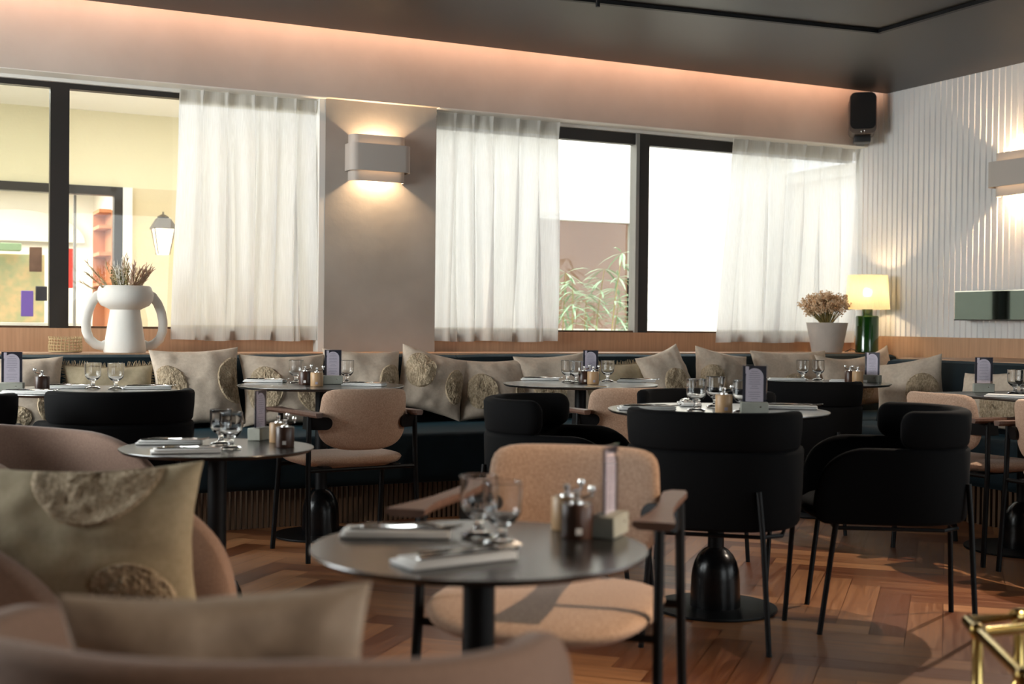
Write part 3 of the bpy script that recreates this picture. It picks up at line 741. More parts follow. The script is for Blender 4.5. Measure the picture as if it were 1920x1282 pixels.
TA = Vector((0.951, 2.094, 0)); TB = Vector((0.910, 4.07, 0)); T1 = Vector((0.69, 5.77, 0)); T2 = Vector((1.84, 5.95, 0))
T3 = Vector((3.19, 5.76, 0)); TC = Vector((2.715, 3.85, 0)); TD = Vector((4.62, 5.60, 0))
low = Kit(make_table(.31, .64)); high = Kit(make_table(.408, .74, 'laminate_s'))
low(TA, 0, 'nearest low round black table, set for two in front of the wooden-arm chair')
low(TB, 0, 'low round black table between the rosy tub chair and the far wooden-arm chair')
high(T1, 0, 'round black table at left behind the black armchairs, before the fringed cushion', 'tall round dining tables')
high(T2, 0, 'round black table by the banquette in front of the grey plaster column', 'tall round dining tables')
high(T3, 0, 'round black table by the banquette under the middle window, with white reflections', 'tall round dining tables')
high(TC, 0, 'round table with bright reflecting top ringed by black armchairs', 'tall round dining tables')
high(TD, 0, 'round table in the far corner, hidden behind a black armchair', 'tall round dining tables')
rt_ = thing('rectangular_table', 'rectangular black table at the right edge before the right banquette', 'table', (4.80, 3.80, 0))
MB().rbox(-.36, .36, -.80, .80, .727, .74, .004, 2).build('tabletop', 'laminate', rt_)
for y in (-.52, .50):
    MB().tube([(0, y, .2), (0, y, .726)], .030, 20).build('stem', 'bmetal', rt_)
    MB().lathe([(.0925, .0105), (.0915, .06), (.0895, .115), (.086, .145), (.078, .175), (.065, .200), (.047, .219), (.034, .227), (.030, .229), (0, .2291)], (0, y, 0), n=32).build('bell_weight', 'gloss_black', rt_)
    MB().lathe([(0, .0005), (.265, .0005), (.2665, .004), (.265, .010), (0, .0105)], (0, y, 0), n=48).build('base_plate', 'bmetal', rt_)

# ================================================================== WOODEN-ARM CHAIRS
def make_wood_chair():
    t = thing('armchair', '', 'chair')
    # upholstered back: rounded panel, curved around the sitter
    def outline(a):
        c, s = math.cos(a), math.sin(a); n = 7.5 if s > 0 else 3.0
        k = (abs(c)**n+abs(s)**n)**(-1/n); x = .213*c*k*(1-.05*s); z = (.125 if s > 0 else .150)*s*k
        return x, z
    N, Rg = 72, 9; b = MB(); V = []
    def y_of(x, z): return -.225+1.15*x*x-.16*z
    for side in (1, -1):
        for g in range(Rg):
            q = (g+1)/Rg; q = 1-(1-q)**1.6; th_ = .019*math.sqrt(max(0, 1-q**7))
            for k in range(N):
                x, z = outline(2*PI*k/N); x *= q; z *= q
                V.append((x, y_of(x, z)+side*th_, .632+z))
    o1 = 0; o2 = Rg*N; F = []
    for o in (o1, o2):
        for g in range(Rg-1):
            for k in range(N): F.append((o+g*N+k, o+g*N+(k+1) % N, o+(g+1)*N+(k+1) % N, o+(g+1)*N+k))
        F.append(tuple(o+k for k in range(N)))
    b.add(V, F); b.build('backrest', 'fabric', t, smooth=60)
    # seat cushion with soft front edge
    b = MB(); V = []; F = []
    for side in (1, -1):
        for g in range(10):
            q = (g+1)/10; q = 1-(1-q)**1.7; e = math.sqrt(max(0, 1-q**5))
            for k in range(N):
                a = 2*PI*k/N; c, s = math.cos(a), math.sin(a); n = 3.0
                kk = (abs(c)**n+abs(s)**n)**(-1/n); x = .252*c*kk*q; y = .252*s*kk*q
                dish = -.010*(1-q*q) + (-.020*max(0, (y-.05)/.18)**2)
                z = .438+dish+(.026*e if side > 0 else -.040*e)
                V.append((x, y+.055, z))
    for o in (0, 10*N):
        for g in range(9):
            for k in range(N): F.append((o+g*N+k, o+g*N+(k+1) % N, o+(g+1)*N+(k+1) % N, o+(g+1)*N+k))
        F.append(tuple(o+k for k in range(N)))
    b.add(V, F); b.build('seat', 'fabric', t, smooth=60)
    for s in (-1, 1):
        # arm: broad at both ends, waisted between, behind the back it turns in to the bracket
        b = MB(); V = []; L = [(-.255, .030, .016), (-.22, .035, .028), (-.15, .030, .027), (-.06, .020, .021), (.04, .010, .0195), (.12, .002, .024), (.19, -.004, .034), (.235, -.004, .043), (.250, -.006, .044)]
        for (y, dx, hw) in L:
            x = s*(.262-dx*.6)
            th_ = .021 if y < .2 else .017
            for (u, w_) in ((-1, 1), (-.4, 1), (.4, 1), (1, 1), (1.0, .45), (.72, 0), (-.72, 0), (-1.0, .45)):
                V.append((x+u*hw, y, .635+w_*th_+ (0.003 if y > .2 else 0)))
        b.grid(V, len(L), 8, wrap=True); b.f += [tuple(range(8)), tuple(len(V)-8+k for k in range(8))]; b.mi += [0, 0]
        b.build('armrest', 'walnut', t, smooth=30)
        b = MB(); pts = [(s*.255, -.165)]
        P = [(s*(.165+.028*(1-math.cos(a))), 0) for a in (0,)]
        prof = [(s*.262, .634)]+[(s*(.192-.024*math.sin(a)), .606+.028*math.cos(a)) for a in [PI*k/10 for k in range(11)]]+[(s*.262, .578)]
        n = len(prof); VV = []
        for dy in (-.032, .030):
            for (x, z) in prof: VV.append((x, y_of(x, z-.632)+dy-.002, z))
        b.add(VV, [tuple(range(n)), tuple(reversed(range(n, 2*n)))]+[(i, (i+1) % n, n+(i+1) % n, n+i) for i in range(n)])
        b.build('arm_bracket', 'bmetal', t)
        MB().tube([(s*.258, -.175, .637), (s*.262, -.178, .42), (s*.270, -.205, 0.0)], .0115, 12).build('leg', 'bmetal', t)
        MB().tube([(s*.262, .150, .637), (s*.264, .165, .40), (s*.272, .215, 0.0)], .0115, 12).build('leg', 'bmetal', t)
    b = MB()
    for y in (-.178, .166): b.tube([(-.262, y, .398), (.262, y, .398)], .009, 8)
    b.box(-.19, -.15, -.18, .166, .394, .410); b.box(.15, .19, -.18, .166, .394, .410)
    b.build('seat_frame', 'bmetal', t)
    return t
WC = Kit(make_wood_chair)
az = lambda d: R_(d-90)
WC((1.318, 2.494, 0), az(228.5), 'nearest wooden-arm chair with warm beige upholstery, facing the nearest low table')
gw = 'wooden-arm chairs by the banquette tables'
WC((1.82, 5.494, 0), az(96), 'wooden-arm chair seen from behind at the table before the grey column', gw)
WC((3.10, 5.27, 0), az(84), 'wooden-arm chair partly hidden behind the left black armchair of the bright table', gw)
WC((4.47, 4.32, 0), az(2), 'wooden-arm chair at the rectangular table, behind the large black armchair', gw)
WC((4.46, 3.67, 0), az(-2), 'wooden-arm chair cut by the right edge of the picture', gw)

# ================================================================== SHELLS (barrel and tub chairs)
def ushell(b, hw, ys, yb, th, zlo, zhi, t0=0.0, t1=1.0, n=56, p=2.4, out=0.0, flare=0.0, round_end=.05, zmin=None, mi=0):
    """wall swept round a U: arms run straight from front (y=ys) to y=yb+hw*.8, back curve reaches y=yb. t in 0..1 from left front to right front"""
    path = []; arc = .95*hw
    K = 200; pts = []
    y_c = yb+arc
    for k in range(30): pts.append(Vector((-hw, ys+(y_c-ys)*k/30, 0)))
    for k in range(61):
        a = PI+PI*k/60; c, s = math.cos(a), math.sin(a); q = (abs(c)**p+abs(s)**p)**(-1/p)
        pts.append(Vector((hw*c*q, y_c+arc*s*q, 0)))
    for k in range(1, 31): pts.append(Vector((hw, y_c+(ys-y_c)*k/30, 0)))
    d = [0]
    for i in range(1, len(pts)): d.append(d[-1]+(pts[i]-pts[i-1]).length)
    T = d[-1]
    def at(t):
        x = max(0, min(1, t))*T
        for i in range(1, len(pts)):
            if d[i] >= x-1e-9:
                f = (x-d[i-1])/max(1e-9, d[i]-d[i-1]); return pts[i-1].lerp(pts[i], f), (pts[i]-pts[i-1]).normalized()
        return pts[-1], (pts[-1]-pts[-2]).normalized()
    V = []; M_ = 14
    for i in range(n+1):
        f = i/n
        # denser samples near the ends
        f = 0.5-0.5*math.cos(PI*f) if True else f
        t = t0+(t1-t0)*f; c, tg = at(t); nr = Vector((tg.y, -tg.x, 0))
        if nr.dot(c-Vector((0, y_c, 0))) < 0: nr = -nr
        ed = min(f, 1-f)*(t1-t0)*T; k = 1.0 if ed > round_end else math.sqrt(max(.0, 1-(1-ed/round_end)**2))
        h0, h1 = zlo(t), zhi(t)
        hm = (h0+h1)/2; hh = (h1-h0)/2
        hh_e = max(hh-round_end, 0)+min(round_end, hh)*k if hh > 0 else hh
        tt = th/2*(0.35+0.65*k)
        r_ = min(tt, hh_e)
        for j in range(M_):
            a = 2*PI*j/M_; ca, sa = math.cos(a), math.sin(a)
            px = tt*(abs(ca)**.6)*(1 if ca >= 0 else -1); pz = (hh_e-r_)*(1 if sa > 1e-6 else -1 if sa < -1e-6 else 0)+r_*sa
            z = hm+pz; o_ = out+flare*(z-h0)
            q = c+nr*(px+o_); V.append((q.x, q.y, z))
    b.grid(V, n+1, M_, mi, wrap=True); N_ = len(V)
    o = len(b.v)-N_
    b.f += [tuple(o+k for k in range(M_)), tuple(o+N_-M_+k for k in range(M_))]; b.mi += [mi, mi]
    return at, T

def cushion_plate(b, hx, y0, y1, z0, z1, n=3.2, crown=.01, N=56, mi=0):
    V = []; F = []; cy = (y0+y1)/2; hy = (y1-y0)/2; zc = (z0+z1)/2; hz = (z1-z0)/2; G = 8
    for side in (1, -1):
        for g in range(G):
            q = (g+1)/G; q = 1-(1-q)**1.8; e = math.sqrt(max(0, 1-q**6))
            for k in range(N):
                a = 2*PI*k/N; c, s = math.cos(a), math.sin(a); kk = (abs(c)**n+abs(s)**n)**(-1/n)
                V.append((hx*c*kk*q, cy+hy*s*kk*q, zc+side*hz*e+(crown*(1-q*q) if side > 0 else 0)))
    for o in (0, G*N):
        for g in range(G-1):
            for k in range(N): F.append((o+g*N+k, o+g*N+(k+1) % N, o+(g+1)*N+(k+1) % N, o+(g+1)*N+k))
        F.append(tuple(o+k for k in range(N)))
    return b.add(V, F, mi)

def make_barrel():
    t = thing('barrel_armchair', '', 'chair')
    # arms: low wall all round, dropping in a wide curve at the front
    def hi(u):
        e = min(u, 1-u)/.13
        return .645 if e >= 1 else .645-.17*(1-math.sqrt(max(0, 1-(1-e)**2)))
    b = MB(); ushell(b, .262, .265, -.255, .055, lambda u: .385, hi, round_end=.05, flare=.04)
    b.build('body', 'black', t, smooth=50)
    b = MB(); cushion_plate(b, .275, -.27, .285, .372, .452, n=2.8); b.build('seat', 'black', t, smooth=50)
    b = MB(); ushell(b, .255, .265, -.25, .058, lambda u: .640, lambda u: .772, .21, .79, round_end=.045, out=.008, flare=.07)
    b.build('backrest', 'black', t, smooth=50)
    for sx in (-1, 1):
        MB().tube([(sx*.165, -.262, .52), (sx*.180, -.270, .38), (sx*.205, -.285, 0)], .0095, 10).build('leg', 'bmetal', t)
        MB().tube([(sx*.285, .16, .50), (sx*.262, .19, .375), (sx*.235, .235, 0)], .0095, 10).build('leg', 'bmetal', t)
    b = MB(); b.tube([(-.17, -.225, .369), (.17, -.225, .369), (.235, -.17, .369), (.245, .19, .369), (-.245, .19, .369), (-.235, -.17, .369)], .007, 8, closed=True)
    b.build('seat_frame', 'bmetal', t)
    return t
BC = Kit(make_barrel)
gb = 'black velvet barrel armchairs'
BC((2.50, 3.56, 0), az(50), 'black velvet armchair seen from behind, in front of the bright round table', gb)
BC((3.14, 3.44, 0), az(146), 'large black velvet armchair in side view at right, facing left', gb)
BC((2.27, 4.25, 0), az(-39), 'black velvet armchair facing right at the left side of the bright table', gb)
BC((3.06, 4.42, 0), az(238), 'black velvet armchair behind the bright round table, only its rim showing', gb)
BC((4.286, 5.29, 0), az(52), 'black velvet armchair at the corner table, tall back seen from behind', gb)
BC((.77, 5.27, 0), az(97), 'black velvet armchair from behind at the left table with two goblets', gb)
BC((.10, 5.17, 0), az(80), 'black velvet armchair cut by the left edge of the picture', gb)

def make_tub():
    t = thing('tub_chair', '', 'chair')
    def hi(u):
        s = min(u, 1-u)/.5; base = .65+.05*min(1, s*1.25)**1.5
        e = min(u, 1-u)/.20
        return base if e >= 1 else base-.26*(1-math.sqrt(max(0, 1-(1-e)**2)))
    b = MB(); ushell(b, .325, .30, -.32, .055, lambda u: .22, hi, round_end=.06, flare=.05, p=2.1)
    b.build('shell', 'fabric_tub', t, smooth=50)
    MB().tube([(0, -.3005, .41), (0, -.3085, .56), (0, -.315, .672)], .0025, 6).build('seam', 'fabric_tub', t)
    b = MB(); cushion_plate(b, .305, -.30, .32, .26, .40, n=2.7, crown=.02); b.build('seat', 'fabric_tub', t, smooth=50)
    for sx in (-1, 1):
        for sy in (-1, 1):
            MB().tube([(sx*.20, sy*.19, .28), (sx*.24, sy*.23, 0)], [.014, .010], 10).build('leg', 'bmetal', t)
    b = MB(); b.box(-.2, .2, -.2, .2, .215, .27); b.build('underframe', 'bmetal', t)
    return t
TU = Kit(make_tub)
TU((.36, 4.22, 0), az(-38), 'rosy beige tub chair left of the low table, its empty seat facing the camera')
TU((.254, 2.80, 0), az(-37), 'beige tub chair at left holding the large sand cushion', )
TU((.427, 1.593, 0), az(54), 'nearest tub chair along the bottom edge, very blurred, seen from behind')

# ================================================================== CUSHIONS
def psurf(u, v, w_, h_, T, side, seed):
    """point of a square cushion (x right, y up, z out of the face)"""
    ux = w_/2*u*(1-.10*(1-v*v)); vy = h_/2*v*(1-.10*(1-u*u))
    e = max(0, (1-u*u))**.42*max(0, (1-v*v))**.42
    nz = noise.noise(Vector((u*1.3+seed, v*1.3, seed*.7+side)))*.030*e+noise.noise(Vector((u*4+seed, v*4, side*3)))*.010*e
    # seam wrinkles running in from the rim
    rim = max(abs(u), abs(v)); wr = .0045*math.sin(14*u+seed)*max(0, abs(v)-.5)*e*3+.0045*math.sin(14*v+seed)*max(0, abs(u)-.5)*e*3
    return Vector((ux, vy, side*(T/2*e)+nz+wr))
def cushion(name, label, loc, face, roll, w_=.46, h_=.46, T=.15, mt='linen', patches=(), fringe=False, seed=1, group=None, lean=0, sag=0):
    """face = azimuth the front looks to (deg), lean = tilt back (deg), roll = turn in its plane (deg)"""
    t = thing(name, label, 'cushion', loc, 0, group)
    n = 30; V = []; F = []
    R = Matrix.Rotation(R_(face+90), 4, 'Z') @ Matrix.Rotation(R_(90-lean), 4, 'X') @ Matrix.Rotation(R_(roll), 4, 'Z')
    def sg(p):
        p = p.copy()
        if sag: p.y -= sag*(1-(2*p.x/w_)**2)*max(0, p.y/(h_/2))
        return p
    for side in (1, -1):
        for i in range(n+1):
            for j in range(n+1):
                u = math.sin(PI/2*(2*i/n-1)); v = math.sin(PI/2*(2*j/n-1)); V.append(R @ sg(psurf(u, v, w_, h_, T, side, seed)))
    for s_ in range(2):
        o = s_*(n+1)**2
        for i in range(n):
            for j in range(n): F.append((o+i*(n+1)+j, o+(i+1)*(n+1)+j, o+(i+1)*(n+1)+j+1, o+i*(n+1)+j+1))
    b = MB(); b.add(V, F); b.v = V; b.build('cover', mt, t, smooth=70)
    r = random.Random(seed)
    for (cu, cv, ru, rv) in patches:
        b = MB(); V = []; F = []; A, G = 56, 14
        for g in range(G+1):
            q = g/G
            for k in range(A):
                a = 2*PI*k/A; u = max(-.97, min(.97, cu+ru*q*math.cos(a))); v = max(-.97, min(.97, cv+rv*q*math.sin(a)))
                p = psurf(u, v, w_, h_, T, 1, seed); p.z += (.009+r.uniform(-.0035, .0035)) if g < G else -.004
                V.append(R @ sg(p))
        for g in range(G):
            for k in range(A): F.append((g*A+k, g*A+(k+1) % A, (g+1)*A+(k+1) % A, (g+1)*A+k))
        b.v = [tuple(p) for p in V]; b.f = F; b.mi = [0]*len(F); b.build('tufted_patch', 'tuft', t, smooth=50)
    if fringe:
        b = MB()
        for k in range(90):
            u = -1+2*k/89
            for v in (1,):
                p = psurf(u, v*.995, w_, h_, T, 1, seed); q = p+Vector((r.uniform(-.012, .012), r.uniform(.012, .034)*v, r.uniform(-.008, .008)))
                b.tube([R @ sg(p), R @ sg(q)], [.0028, .0012], 4)
        for k in range(44):
            v = -1+2*k/43
            for u in (-1, 1):
                p = psurf(u*.995, v, w_, h_, T, 1, seed); q = p+Vector((r.uniform(.01, .03)*u, r.uniform(-.01, .01), r.uniform(-.008, .008)))
                b.tube([R @ sg(p), R @ sg(q)], [.0028, .0012], 4)
        b.build('fringe', 'burlap', t, smooth=50)
    return t
gc = 'sand linen cushions with tufted patches on the banquette'
def bench(x0, x1, ytop, label, Y=6.80, rollv=0, patches=(), seed=1, mt='linen', fringe=False, h_=None, w_=None, face=270, lean=17, dz=0, T=.17, sag=0):
    """cushion standing on the seat, its face centred under the pixels x0..x1, its top edge at pixel row ytop"""
    Y = min(Y, 6.80); pc = PY((x0+x1)/2, ytop, Y+.10); wid = w_ or abs(PY(x1, 700, Y)[0]-PY(x0, 700, Y)[0])*1.03
    H = (pc.z-.472)
    hh = h_ or H/math.cos(R_(lean))
    ext = (abs(math.sin(R_(rollv)))*wid+abs(math.cos(R_(rollv)))*hh)/2
    c = Vector((pc.x, Y, .474+ext*math.cos(R_(lean))+dz))
    return cushion('fringed_cushion' if fringe else 'throw_cushion', label, c, face, rollv, wid, hh, T, mt, patches, fringe, seed, None if fringe else gc, lean, sag)
bench(-45, 117, 668, 'sand cushion at the left edge, behind the menu holder of the left table', seed=2, patches=((.72, -.42, .36, .50), (-.2, -.75, .45, .35)))
bench(118, 285, 684, 'low fringed burlap cushion between two sand cushions at left', seed=3, mt='linen_g', fringe=True, T=.13, Y=6.84)
bench(281, 446, 656, 'sand cushion with two tufted patches, right of the low fringed one', seed=4, patches=((-.72, -.05, .42, .62), (.86, .10, .44, .62)), rollv=2)
bench(446, 604, 664, 'sand cushion left of the menu card, behind the table before the column', seed=5, patches=((-.55, -.06, .42, .68), (.72, -.22, .50, .55)))
bench(600, 742, 658, 'sand cushion right of the menu card, below the grey plaster column', seed=6, patches=((.72, -.05, .42, .62),), rollv=-2, Y=6.86)
bench(738, 856, 674, 'slumped tilted sand cushion below the left edge of the middle curtain', seed=7, patches=((-.50, .22, .46, .62), (.68, -.05, .34, .60)), rollv=-15, w_=.42, h_=.38)
bench(846, 974, 673, 'sand cushion directly left of the middle table, above the half-hidden chair', seed=8, patches=((-.45, -.14, .45, .62), (.95, -.25, .40, .50)), Y=6.84)
bench(960, 1090, 668, 'sand cushion behind the napkin at the left of the middle banquette table', seed=9, patches=((-.30, -.35, .50, .55),), rollv=3, Y=6.9)
bench(1078, 1200, 680, 'fringed burlap cushion behind the middle banquette table', seed=10, mt='linen_g', fringe=True, T=.13, Y=6.86)
bench(1178, 1295, 664, 'pale sand cushion tilted on its corner, right of the middle table', seed=11, patches=((.10, -.30, .62, .62),), rollv=17, w_=.34, h_=.40, Y=6.76)
bench(1278, 1394, 664, 'sand cushion with a raised left ear behind the bright table goblets', seed=12, patches=((-.55, -.30, .55, .70), (.9, -.4, .4, .5)), rollv=-11, w_=.40, h_=.40, Y=6.76)
bench(1402, 1540, 657, 'sand cushion below the potted dried flowers', seed=13, patches=((-.10, -.35, .50, .55),), Y=6.84)
bench(1524, 1662, 664, 'sand cushion in the banquette corner below the lit lamp', seed=14, patches=((-.35, -.45, .55, .50),), Y=6.70, rollv=6, sag=.05)
def side_cushion(px, py, X, label, rollv, patches, seed, w_=.46, h_=.42, lean=17, face=180):
    p = PX(px, py, X); ext = (abs(math.sin(R_(rollv)))*w_+abs(math.cos(R_(rollv)))*h_)/2
    return cushion('throw_cushion', label, (X, p.y, .474+ext*math.cos(R_(lean))), face, rollv, w_, h_, .15, 'linen', patches, False, seed, gc, lean)
side_cushion(1706, 720, 5.38, 'sand cushion with a tall pointed right ear on the right banquette', 12, ((.50, -.30, .52, .70),), 15, w_=.42, h_=.37, face=205)
side_cushion(1860, 735, 5.40, 'sand cushion behind the menu card of the rectangular table', 4, ((-.8, -.55, .35, .45), (.45, -.35, .55, .60)), 16, w_=.46, h_=.34)
# cushions in the tub chairs
def CAMXY(lat, dep): return Vector((lat*RT0.x+dep*math.cos(YAW), lat*RT0.y+dep*math.sin(YAW), 0))
p = CAMXY(-.90, 2.68); cushion('throw_cushion', 'large blurred sand cushion with a tufted half moon, in the left tub chair', (p.x, p.y, .575), 238, 3, .49, .33, .17, 'linen_g',
        ((.10, .95, .62, .80), (.50, -.80, .40, .48)), False, 21, None, 12)
p = CAMXY(-1.22, 2.97); cushion('throw_cushion', 'sand cushion behind the large blurred one, cut by the left edge', (p.x, p.y, .565), 250, -14, .42, .27, .12, 'linen_g', (), False, 22, None, 10)
p = CAMXY(-.35, 1.53); cushion('throw_cushion', 'pale blurred cushion in the nearest tub chair at the bottom', (p.x, p.y, .58), 250, 2, .37, .31, .11, 'linen', (), False, 23, None, -14)

# ================================================================== TABLEWARE
def make_goblet():
    t = thing('goblet', '', 'glass')
    out = [(0, 0), (.030, 0), (.0335, .0015), (.034, .004), (.030, .008), (.012, .013), (.0085, .020), (.0085, .030), (.012, .036), (.022, .042), (.031, .052), (.0348, .060), (.0356, .070), (.0362, .085), (.0362, .100), (.0362, .1155), (.0362, .1168)]
    inn = [(.0360, .1172), (.0353, .1178), (.0345, .1168), (.0344, .1155), (.0344, .100), (.0343, .085), (.0338, .071), (.0328, .061), (.029, .054), (.020, .046), (.008, .042), (0, .0415)]
    MB().lathe(out+inn, n=40).build('bowl', 'glass', t, smooth=40)
    return t
def make_mill(mt):
    def fn():
        t = thing('pepper_mill' if mt == 'walnut_v' else 'salt_mill', '', 'grinder')
        MB().lathe([(0, 0), (.030, 0), (.0305, .001), (.0305, .063), (.0285, .066), (0, .0665)], n=40).build('body', mt, t)
        b = MB(); b.lathe([(0, .0663), (.014, .0663), (.0135, .070), (.005, .0715), (.005, .080), (.0075, .083), (.0075, .089), (0, .091)], n=20)
        b.tube([(0, 0, .074), (.018, .004, .077), (.030, .006, .080)], .0028, 8); b.tube([(.030, .006, .078), (.030, .006, .086)], .003, 8)
        b.lathe([(0, .086), (.0065, .087), (.0078, .0925), (.006, .098), (0, .0985)], (.030, .006, 0), n=14)
        b.build('crank', 'chrome', t)
        b = MB(); b.box(-.006, .006, -.0312, -.0302, .010, .022); b.build('label_mark', 'ink' if mt == 'beech_v' else 'napkin', t)
        return t
    return fn
GOB = Kit(make_goblet); DMILL = Kit(make_mill('walnut_v')); LMILL = Kit(make_mill('beech_v'))
def make_holder():
    t = thing('menu_holder', '', 'menu holder')
    MB().rbox(-.048, .048, -.024, .024, 0, .042, .002, 1).build('block', 'block', t)
    b = MB()
    b.box(-.044, .044, -.0035, -.0019, .043, .172); b.box(-.044, .044, .0019, .0035, .043, .172)
    b.box(-.044, .044, -.0035, .0035, .172, .1745)
    b.build('acrylic_sleeve', 'acrylic', t)
    MB().lathe([(0, -.0005), (.003, 0), (0, .0005)], n=10, m=Matrix.Translation((0.02, -.0245, .026)) @ Matrix.Rotation(PI/2, 4, 'X')).build('screw', 'chrome', t)
    return t
HOLD = Kit(make_holder)
def make_card():
    t = thing('menu_card', '', 'menu')
    MB().box(-.041, .041, -.0008, .0008, .0435, .170).build('card', 'navy', t)
    for s in (-1, 1):
        y = s*.0010
        P = [(-.031, .0435), (.031, .0435)]+[(.031*math.cos(a), .131+.031*math.sin(a)) for a in [PI*k/18 for k in range(19)]]
        b = MB(); n = len(P); V = [(x, y, z) for x, z in P]+[(x, y-s*.00015, z) for x, z in P]
        b.add(V, [tuple(range(n)), tuple(reversed(range(n, 2*n)))]); 
        b.box(.026*s-.006, .026*s+.006, min(y, y+s*.0001), max(y, y+s*.0001), .142, .168)
        b.build('arched_panel', 'lilac', t)
        b = MB(); r = random.Random(5); z = .150
        for k in range(13):
            hw = r.uniform(.010, .022) if k else .012
            b.box(-hw, hw, min(y, y+s*.0002), max(y, y+s*.0002), z, z+.0016); z -= .0075 if k != 8 else .014
        b.build('text_lines', 'ink', t)
    return t
CARD = Kit(make_card)
def make_napkin():
    t = thing('folded_napkin', '', 'napkin')
    def fold(x0, x1, y0, y1, z0, z1):
        return MB().rbox(x0, x1, y0, y1, z0, z1, min(.0034, (z1-z0)*.49), 2)
    fold(-.105, .105, -.042, .042, 0, .0075).build('lower_fold', 'napkin', t)
    fold(-.097, .105, -.042, .030, .0078, .0135).build('upper_fold', 'napkin', t)
    return t
NAP = Kit(make_napkin)
def blade(b, pts):
    """pts: (x, half width, thickness, z)"""
    V = []
    for (x, hw, th_, z) in pts:
        V += [(x, -hw, z), (x, -hw*.5, z+th_), (x, hw*.5, z+th_), (x, hw, z), (x, 0, z-th_*.3)]
    b.grid(V, len(pts), 5, wrap=True); b.f += [tuple(range(5)), tuple(len(V)-5+k for k in range(5))]; b.mi += [0, 0]
def make_knife():
    b = MB(); blade(b, [(-.10, .005, .003, 0), (-.095, .0055, .004, 0), (-.02, .0045, .004, 0), (0, .0045, .003, 0), (.03, .009, .0012, 0), (.09, .0085, .0012, 0), (.108, .0015, .001, 0)])
    return tag(b.build('knife', 'chrome'), '', 'cutlery')
def make_fork():
    b = MB(); blade(b, [(-.10, .0055, .003, 0), (-.09, .006, .0032, 0), (0, .0025, .003, .001), (.035, .003, .002, .002), (.050, .011, .0015, .0015), (.060, .012, .0015, .001)])
    for k in range(4): blade(b, [(.058, .0016, .0014, .001+0), (.085, .0014, .0013, .0025), (.098, .0008, .001, .006)]); o = len(b.v)-15; b.v[o:] = [(x, y-.0095+.0063*k, z) for x, y, z in b.v[o:]]
    return tag(b.build('fork', 'chrome'), '', 'cutlery')
def make_spoon():
    b = MB(); blade(b, [(-.095, .0055, .003, 0), (-.085, .006, .0032, 0), (0, .0022, .003, .001), (.035, .0028, .002, .002), (.045, .009, .002, .001), (.06, .0165, .0018, -.0005), (.078, .0165, .0018, -.0005), (.092, .009, .0018, .0015), (.096, .002, .0015, .0025)])
    return tag(b.build('spoon', 'chrome'), '', 'cutlery')
KN, FK, SPN = Kit(make_knife), Kit(make_fork), Kit(make_spoon)
gg, gcu, gn = 'stemmed goblets on the tables', 'steel cutlery on folded napkins', 'folded white napkins'

def goblets(z, where, items):
    for (x, y, s) in items:
        p = PZ(x, y, z); p.z = z+.0006; GOB(p, 0, '%s goblet on %s' % (s, where), gg)
def setting(z, where, items, cut=True):
    """(px, py, azimuth of length, side words)"""
    for (x, y, a, s) in items:
        p = PZ(x, y, z); p.z = z+.0006; a_ = R_(a)
        NAP(p, a_, 'white folded napkin at the %s of %s' % (s, where), gn)
        d = Vector((math.cos(a_), math.sin(a_), 0)); q = Vector((-d.y, d.x, 0))
        if cut:
            KN(p+d*.012-q*.024+Vector((0, 0, .0156)), a_+R_(2), 'knife on the %s napkin of %s' % (s, where), gcu)
            FK(p+d*.030-q*.004+Vector((0, 0, .0156)), a_-R_(3), 'fork on the %s napkin of %s' % (s, where), gcu)
            SPN(p+d*.034+q*.018+Vector((0, 0, .0156)), a_-R_(7), 'spoon on the %s napkin of %s' % (s, where), gcu)
def holder(x, y, z, a, where):
    p = PZ(x, y, z); p.z = z+.0006; HOLD(p, R_(a), 'grey menu holder on %s' % where, 'menu holders'); CARD(p, R_(a), 'navy and lilac menu card on %s' % where, 'menu cards')
def mills(z, where, dark=None, lightm=None, a=0):
    for q, K_, nm in ((dark, DMILL, 'dark walnut pepper mill on '), (lightm, LMILL, 'pale wood salt mill on ')):
        if q: p = PZ(q[0], q[1], z); p.z = z+.0006; K_(p, R_(a), nm+where, 'wooden mills on the tables')
wA = 'the nearest low table'
goblets(.64, wA, ((897, 1006, 'rear left'), (941, 1022, 'front right')))
setting(.64, wA, ((742, 1003, -24, 'rear left'), (852, 1052, 8, 'front')))
mills(.64, wA, (1081, 1008), (1062, 992), a=-20)
holder(1143, 1003, .64, 42, wA)
wB = 'the low table by the rosy tub chair'
goblets(.64, wB, ((414, 834, 'left'), (433, 842, 'right')))
setting(.64, wB, ((318, 832, -18, 'rear'), (348, 848, -8, 'front')))
mills(.64, wB, (534, 838), (522, 829), a=-20)
holder(488, 824, .64, 48, wB)
w1_ = 'the left table behind the black armchairs'
goblets(.74, w1_, ((174, 729, 'left'), (217, 730, 'right')))
setting(.74, w1_, ((118, 728, -10, 'middle'), (276, 729, -10, 'right'), (54, 738, -30, 'near left')))
mills(.74, w1_, (79, 734), None, a=150)
holder(22, 736, .74, -14, w1_)
w2_ = 'the table before the grey column'
goblets(.74, w2_, ((555, 719, 'left'), (650, 719, 'right')))
setting(.74, w2_, ((497, 716, -32, 'left'), (683, 723, -40, 'right')))
mills(.74, w2_, (572, 721), (594, 724), a=-20)
holder(624, 720, .74, -14, w2_)
w3_ = 'the middle banquette table'
goblets(.74, w3_, ((1064, 717, 'left'), (1080, 719, 'middle'), (1139, 716, 'right')))
setting(.74, w3_, ((1012, 713, -25, 'left'), (1193, 716, -35, 'right')))
mills(.74, w3_, (1095, 719), (1112, 720), a=-20)
holder(1107, 715, .74, -20, w3_)
wC = 'the bright round table'
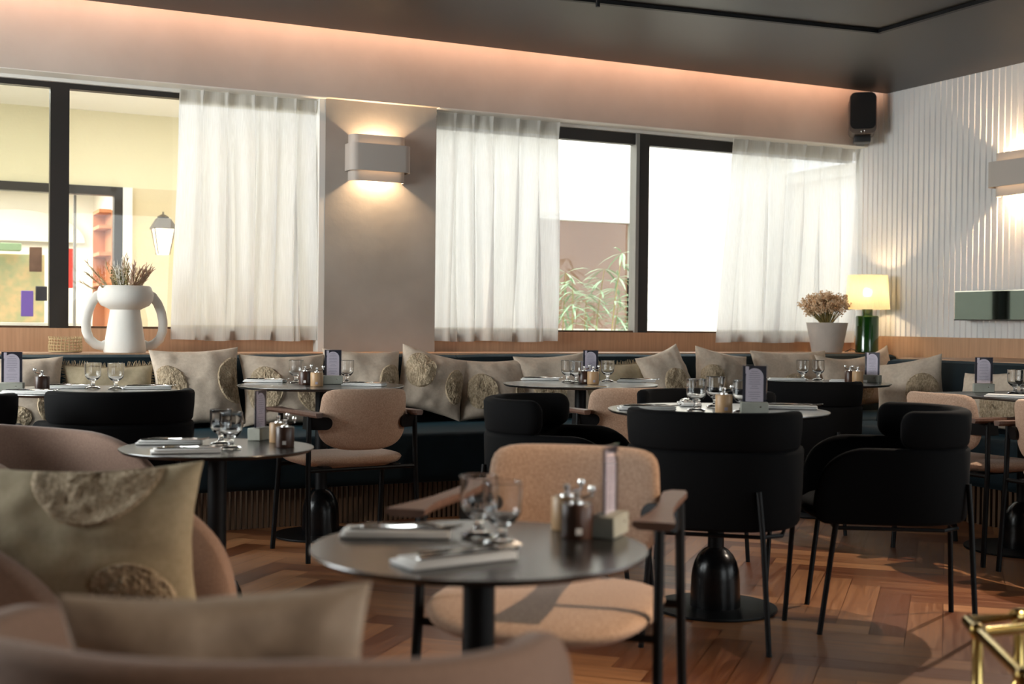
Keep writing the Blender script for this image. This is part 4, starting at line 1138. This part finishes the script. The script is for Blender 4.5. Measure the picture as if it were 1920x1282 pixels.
goblets(.74, wC, ((1305, 771, 'left'), (1341, 764, 'rear'), (1392, 774, 'front right'), (1420, 767, 'menu-side')))
setting(.74, wC, ((1212, 768, -25, 'left'), (1292, 759, 60, 'rear'), (1478, 766, -35, 'right')))
mills(.74, wC, None, (1357, 774), a=-20)
holder(1414, 776, .74, -32, wC)
wD = 'the far corner table'
goblets(.74, wD, ((1505, 713, 'left'), (1534, 713, 'right')))
setting(.74, wD, ((1474, 713, -30, 'left'), (1590, 716, -40, 'right')), cut=False)
mills(.74, wD, (1594, 717), (1608, 718), a=150)
holder(1635, 717, .74, -60, wD)
wR = 'the rectangular table'
goblets(.74, wR, ((1903, 739, 'left'), (1917, 739, 'right')))
setting(.74, wR, ((1893, 745, -55, 'near'),), cut=False)
holder(1844, 735, .74, -38, wR)
p = PZ(1112, 724, .74); o = MB().rbox(-.05, .05, -.035, .035, .0005, .003, .001, 1).build('paper_coaster', 'cardboard'); o.location = (p.x-.02, p.y-.06, .74); o.rotation_euler = (0, 0, .5)
tag(o, 'kraft paper coaster in front of the mills on the middle banquette table', 'coaster')

# ================================================================== BRASS BAMBOO FRAME
br = thing('brass_stand', 'brass bamboo-style tubular stand at the lower right corner', 'stand', (0, 0, 0))
C0 = Vector((1.994, 1.924, .44)); e1 = Vector((-.229, -.351, 0)).normalized(); e2 = Vector((1, -.05, 0)).normalized()
corners = [C0, C0+e1*.46, C0+e1*.46+e2*.42, C0+e2*.42]
b = MB(); b.tube(corners, .0135, 12, closed=True); b.build('top_rail', 'brass', br)
lowc = [c+Vector((0, 0, -.06))+(Vector((0, 0, 0))) for c in corners]
J = [C0+e1*.085, C0+e1*.42, C0+e1*.42+e2*.42, C0+e1*.085+e2*.42]
b = MB(); b.tube([J[0]+Vector((0, 0, -.004)), J[3]+Vector((0, 0, -.004))], .011, 10); b.build('cross_rail', 'brass', br)
b = MB(); b.tube([J[1]+Vector((0, 0, -.004)), J[2]+Vector((0, 0, -.004))], .011, 10); b.build('cross_rail', 'brass', br)
for k, (q, ee) in enumerate(((J[0], e1), (J[1], e1), (J[2], e1), (J[3], e1), (C0+e2*.14, e2))):
    MB().tube([q-ee*.016, q-ee*.008, q+ee*.008, q+ee*.016], [.0145, .0175, .0175, .0145], 14).build('bamboo_knot', 'brass', br)
for q in (J[0], J[1], J[2], J[3], C0+e2*.14):
    zz = [.43, .30, .296, .288, .284, .15, .146, .138, .134, 0.0]; rr = [.011, .011, .014, .014, .011, .011, .014, .014, .011, .011]
    MB().tube([(q.x, q.y, z) for z in zz], rr, 12).build('leg', 'brass', br)
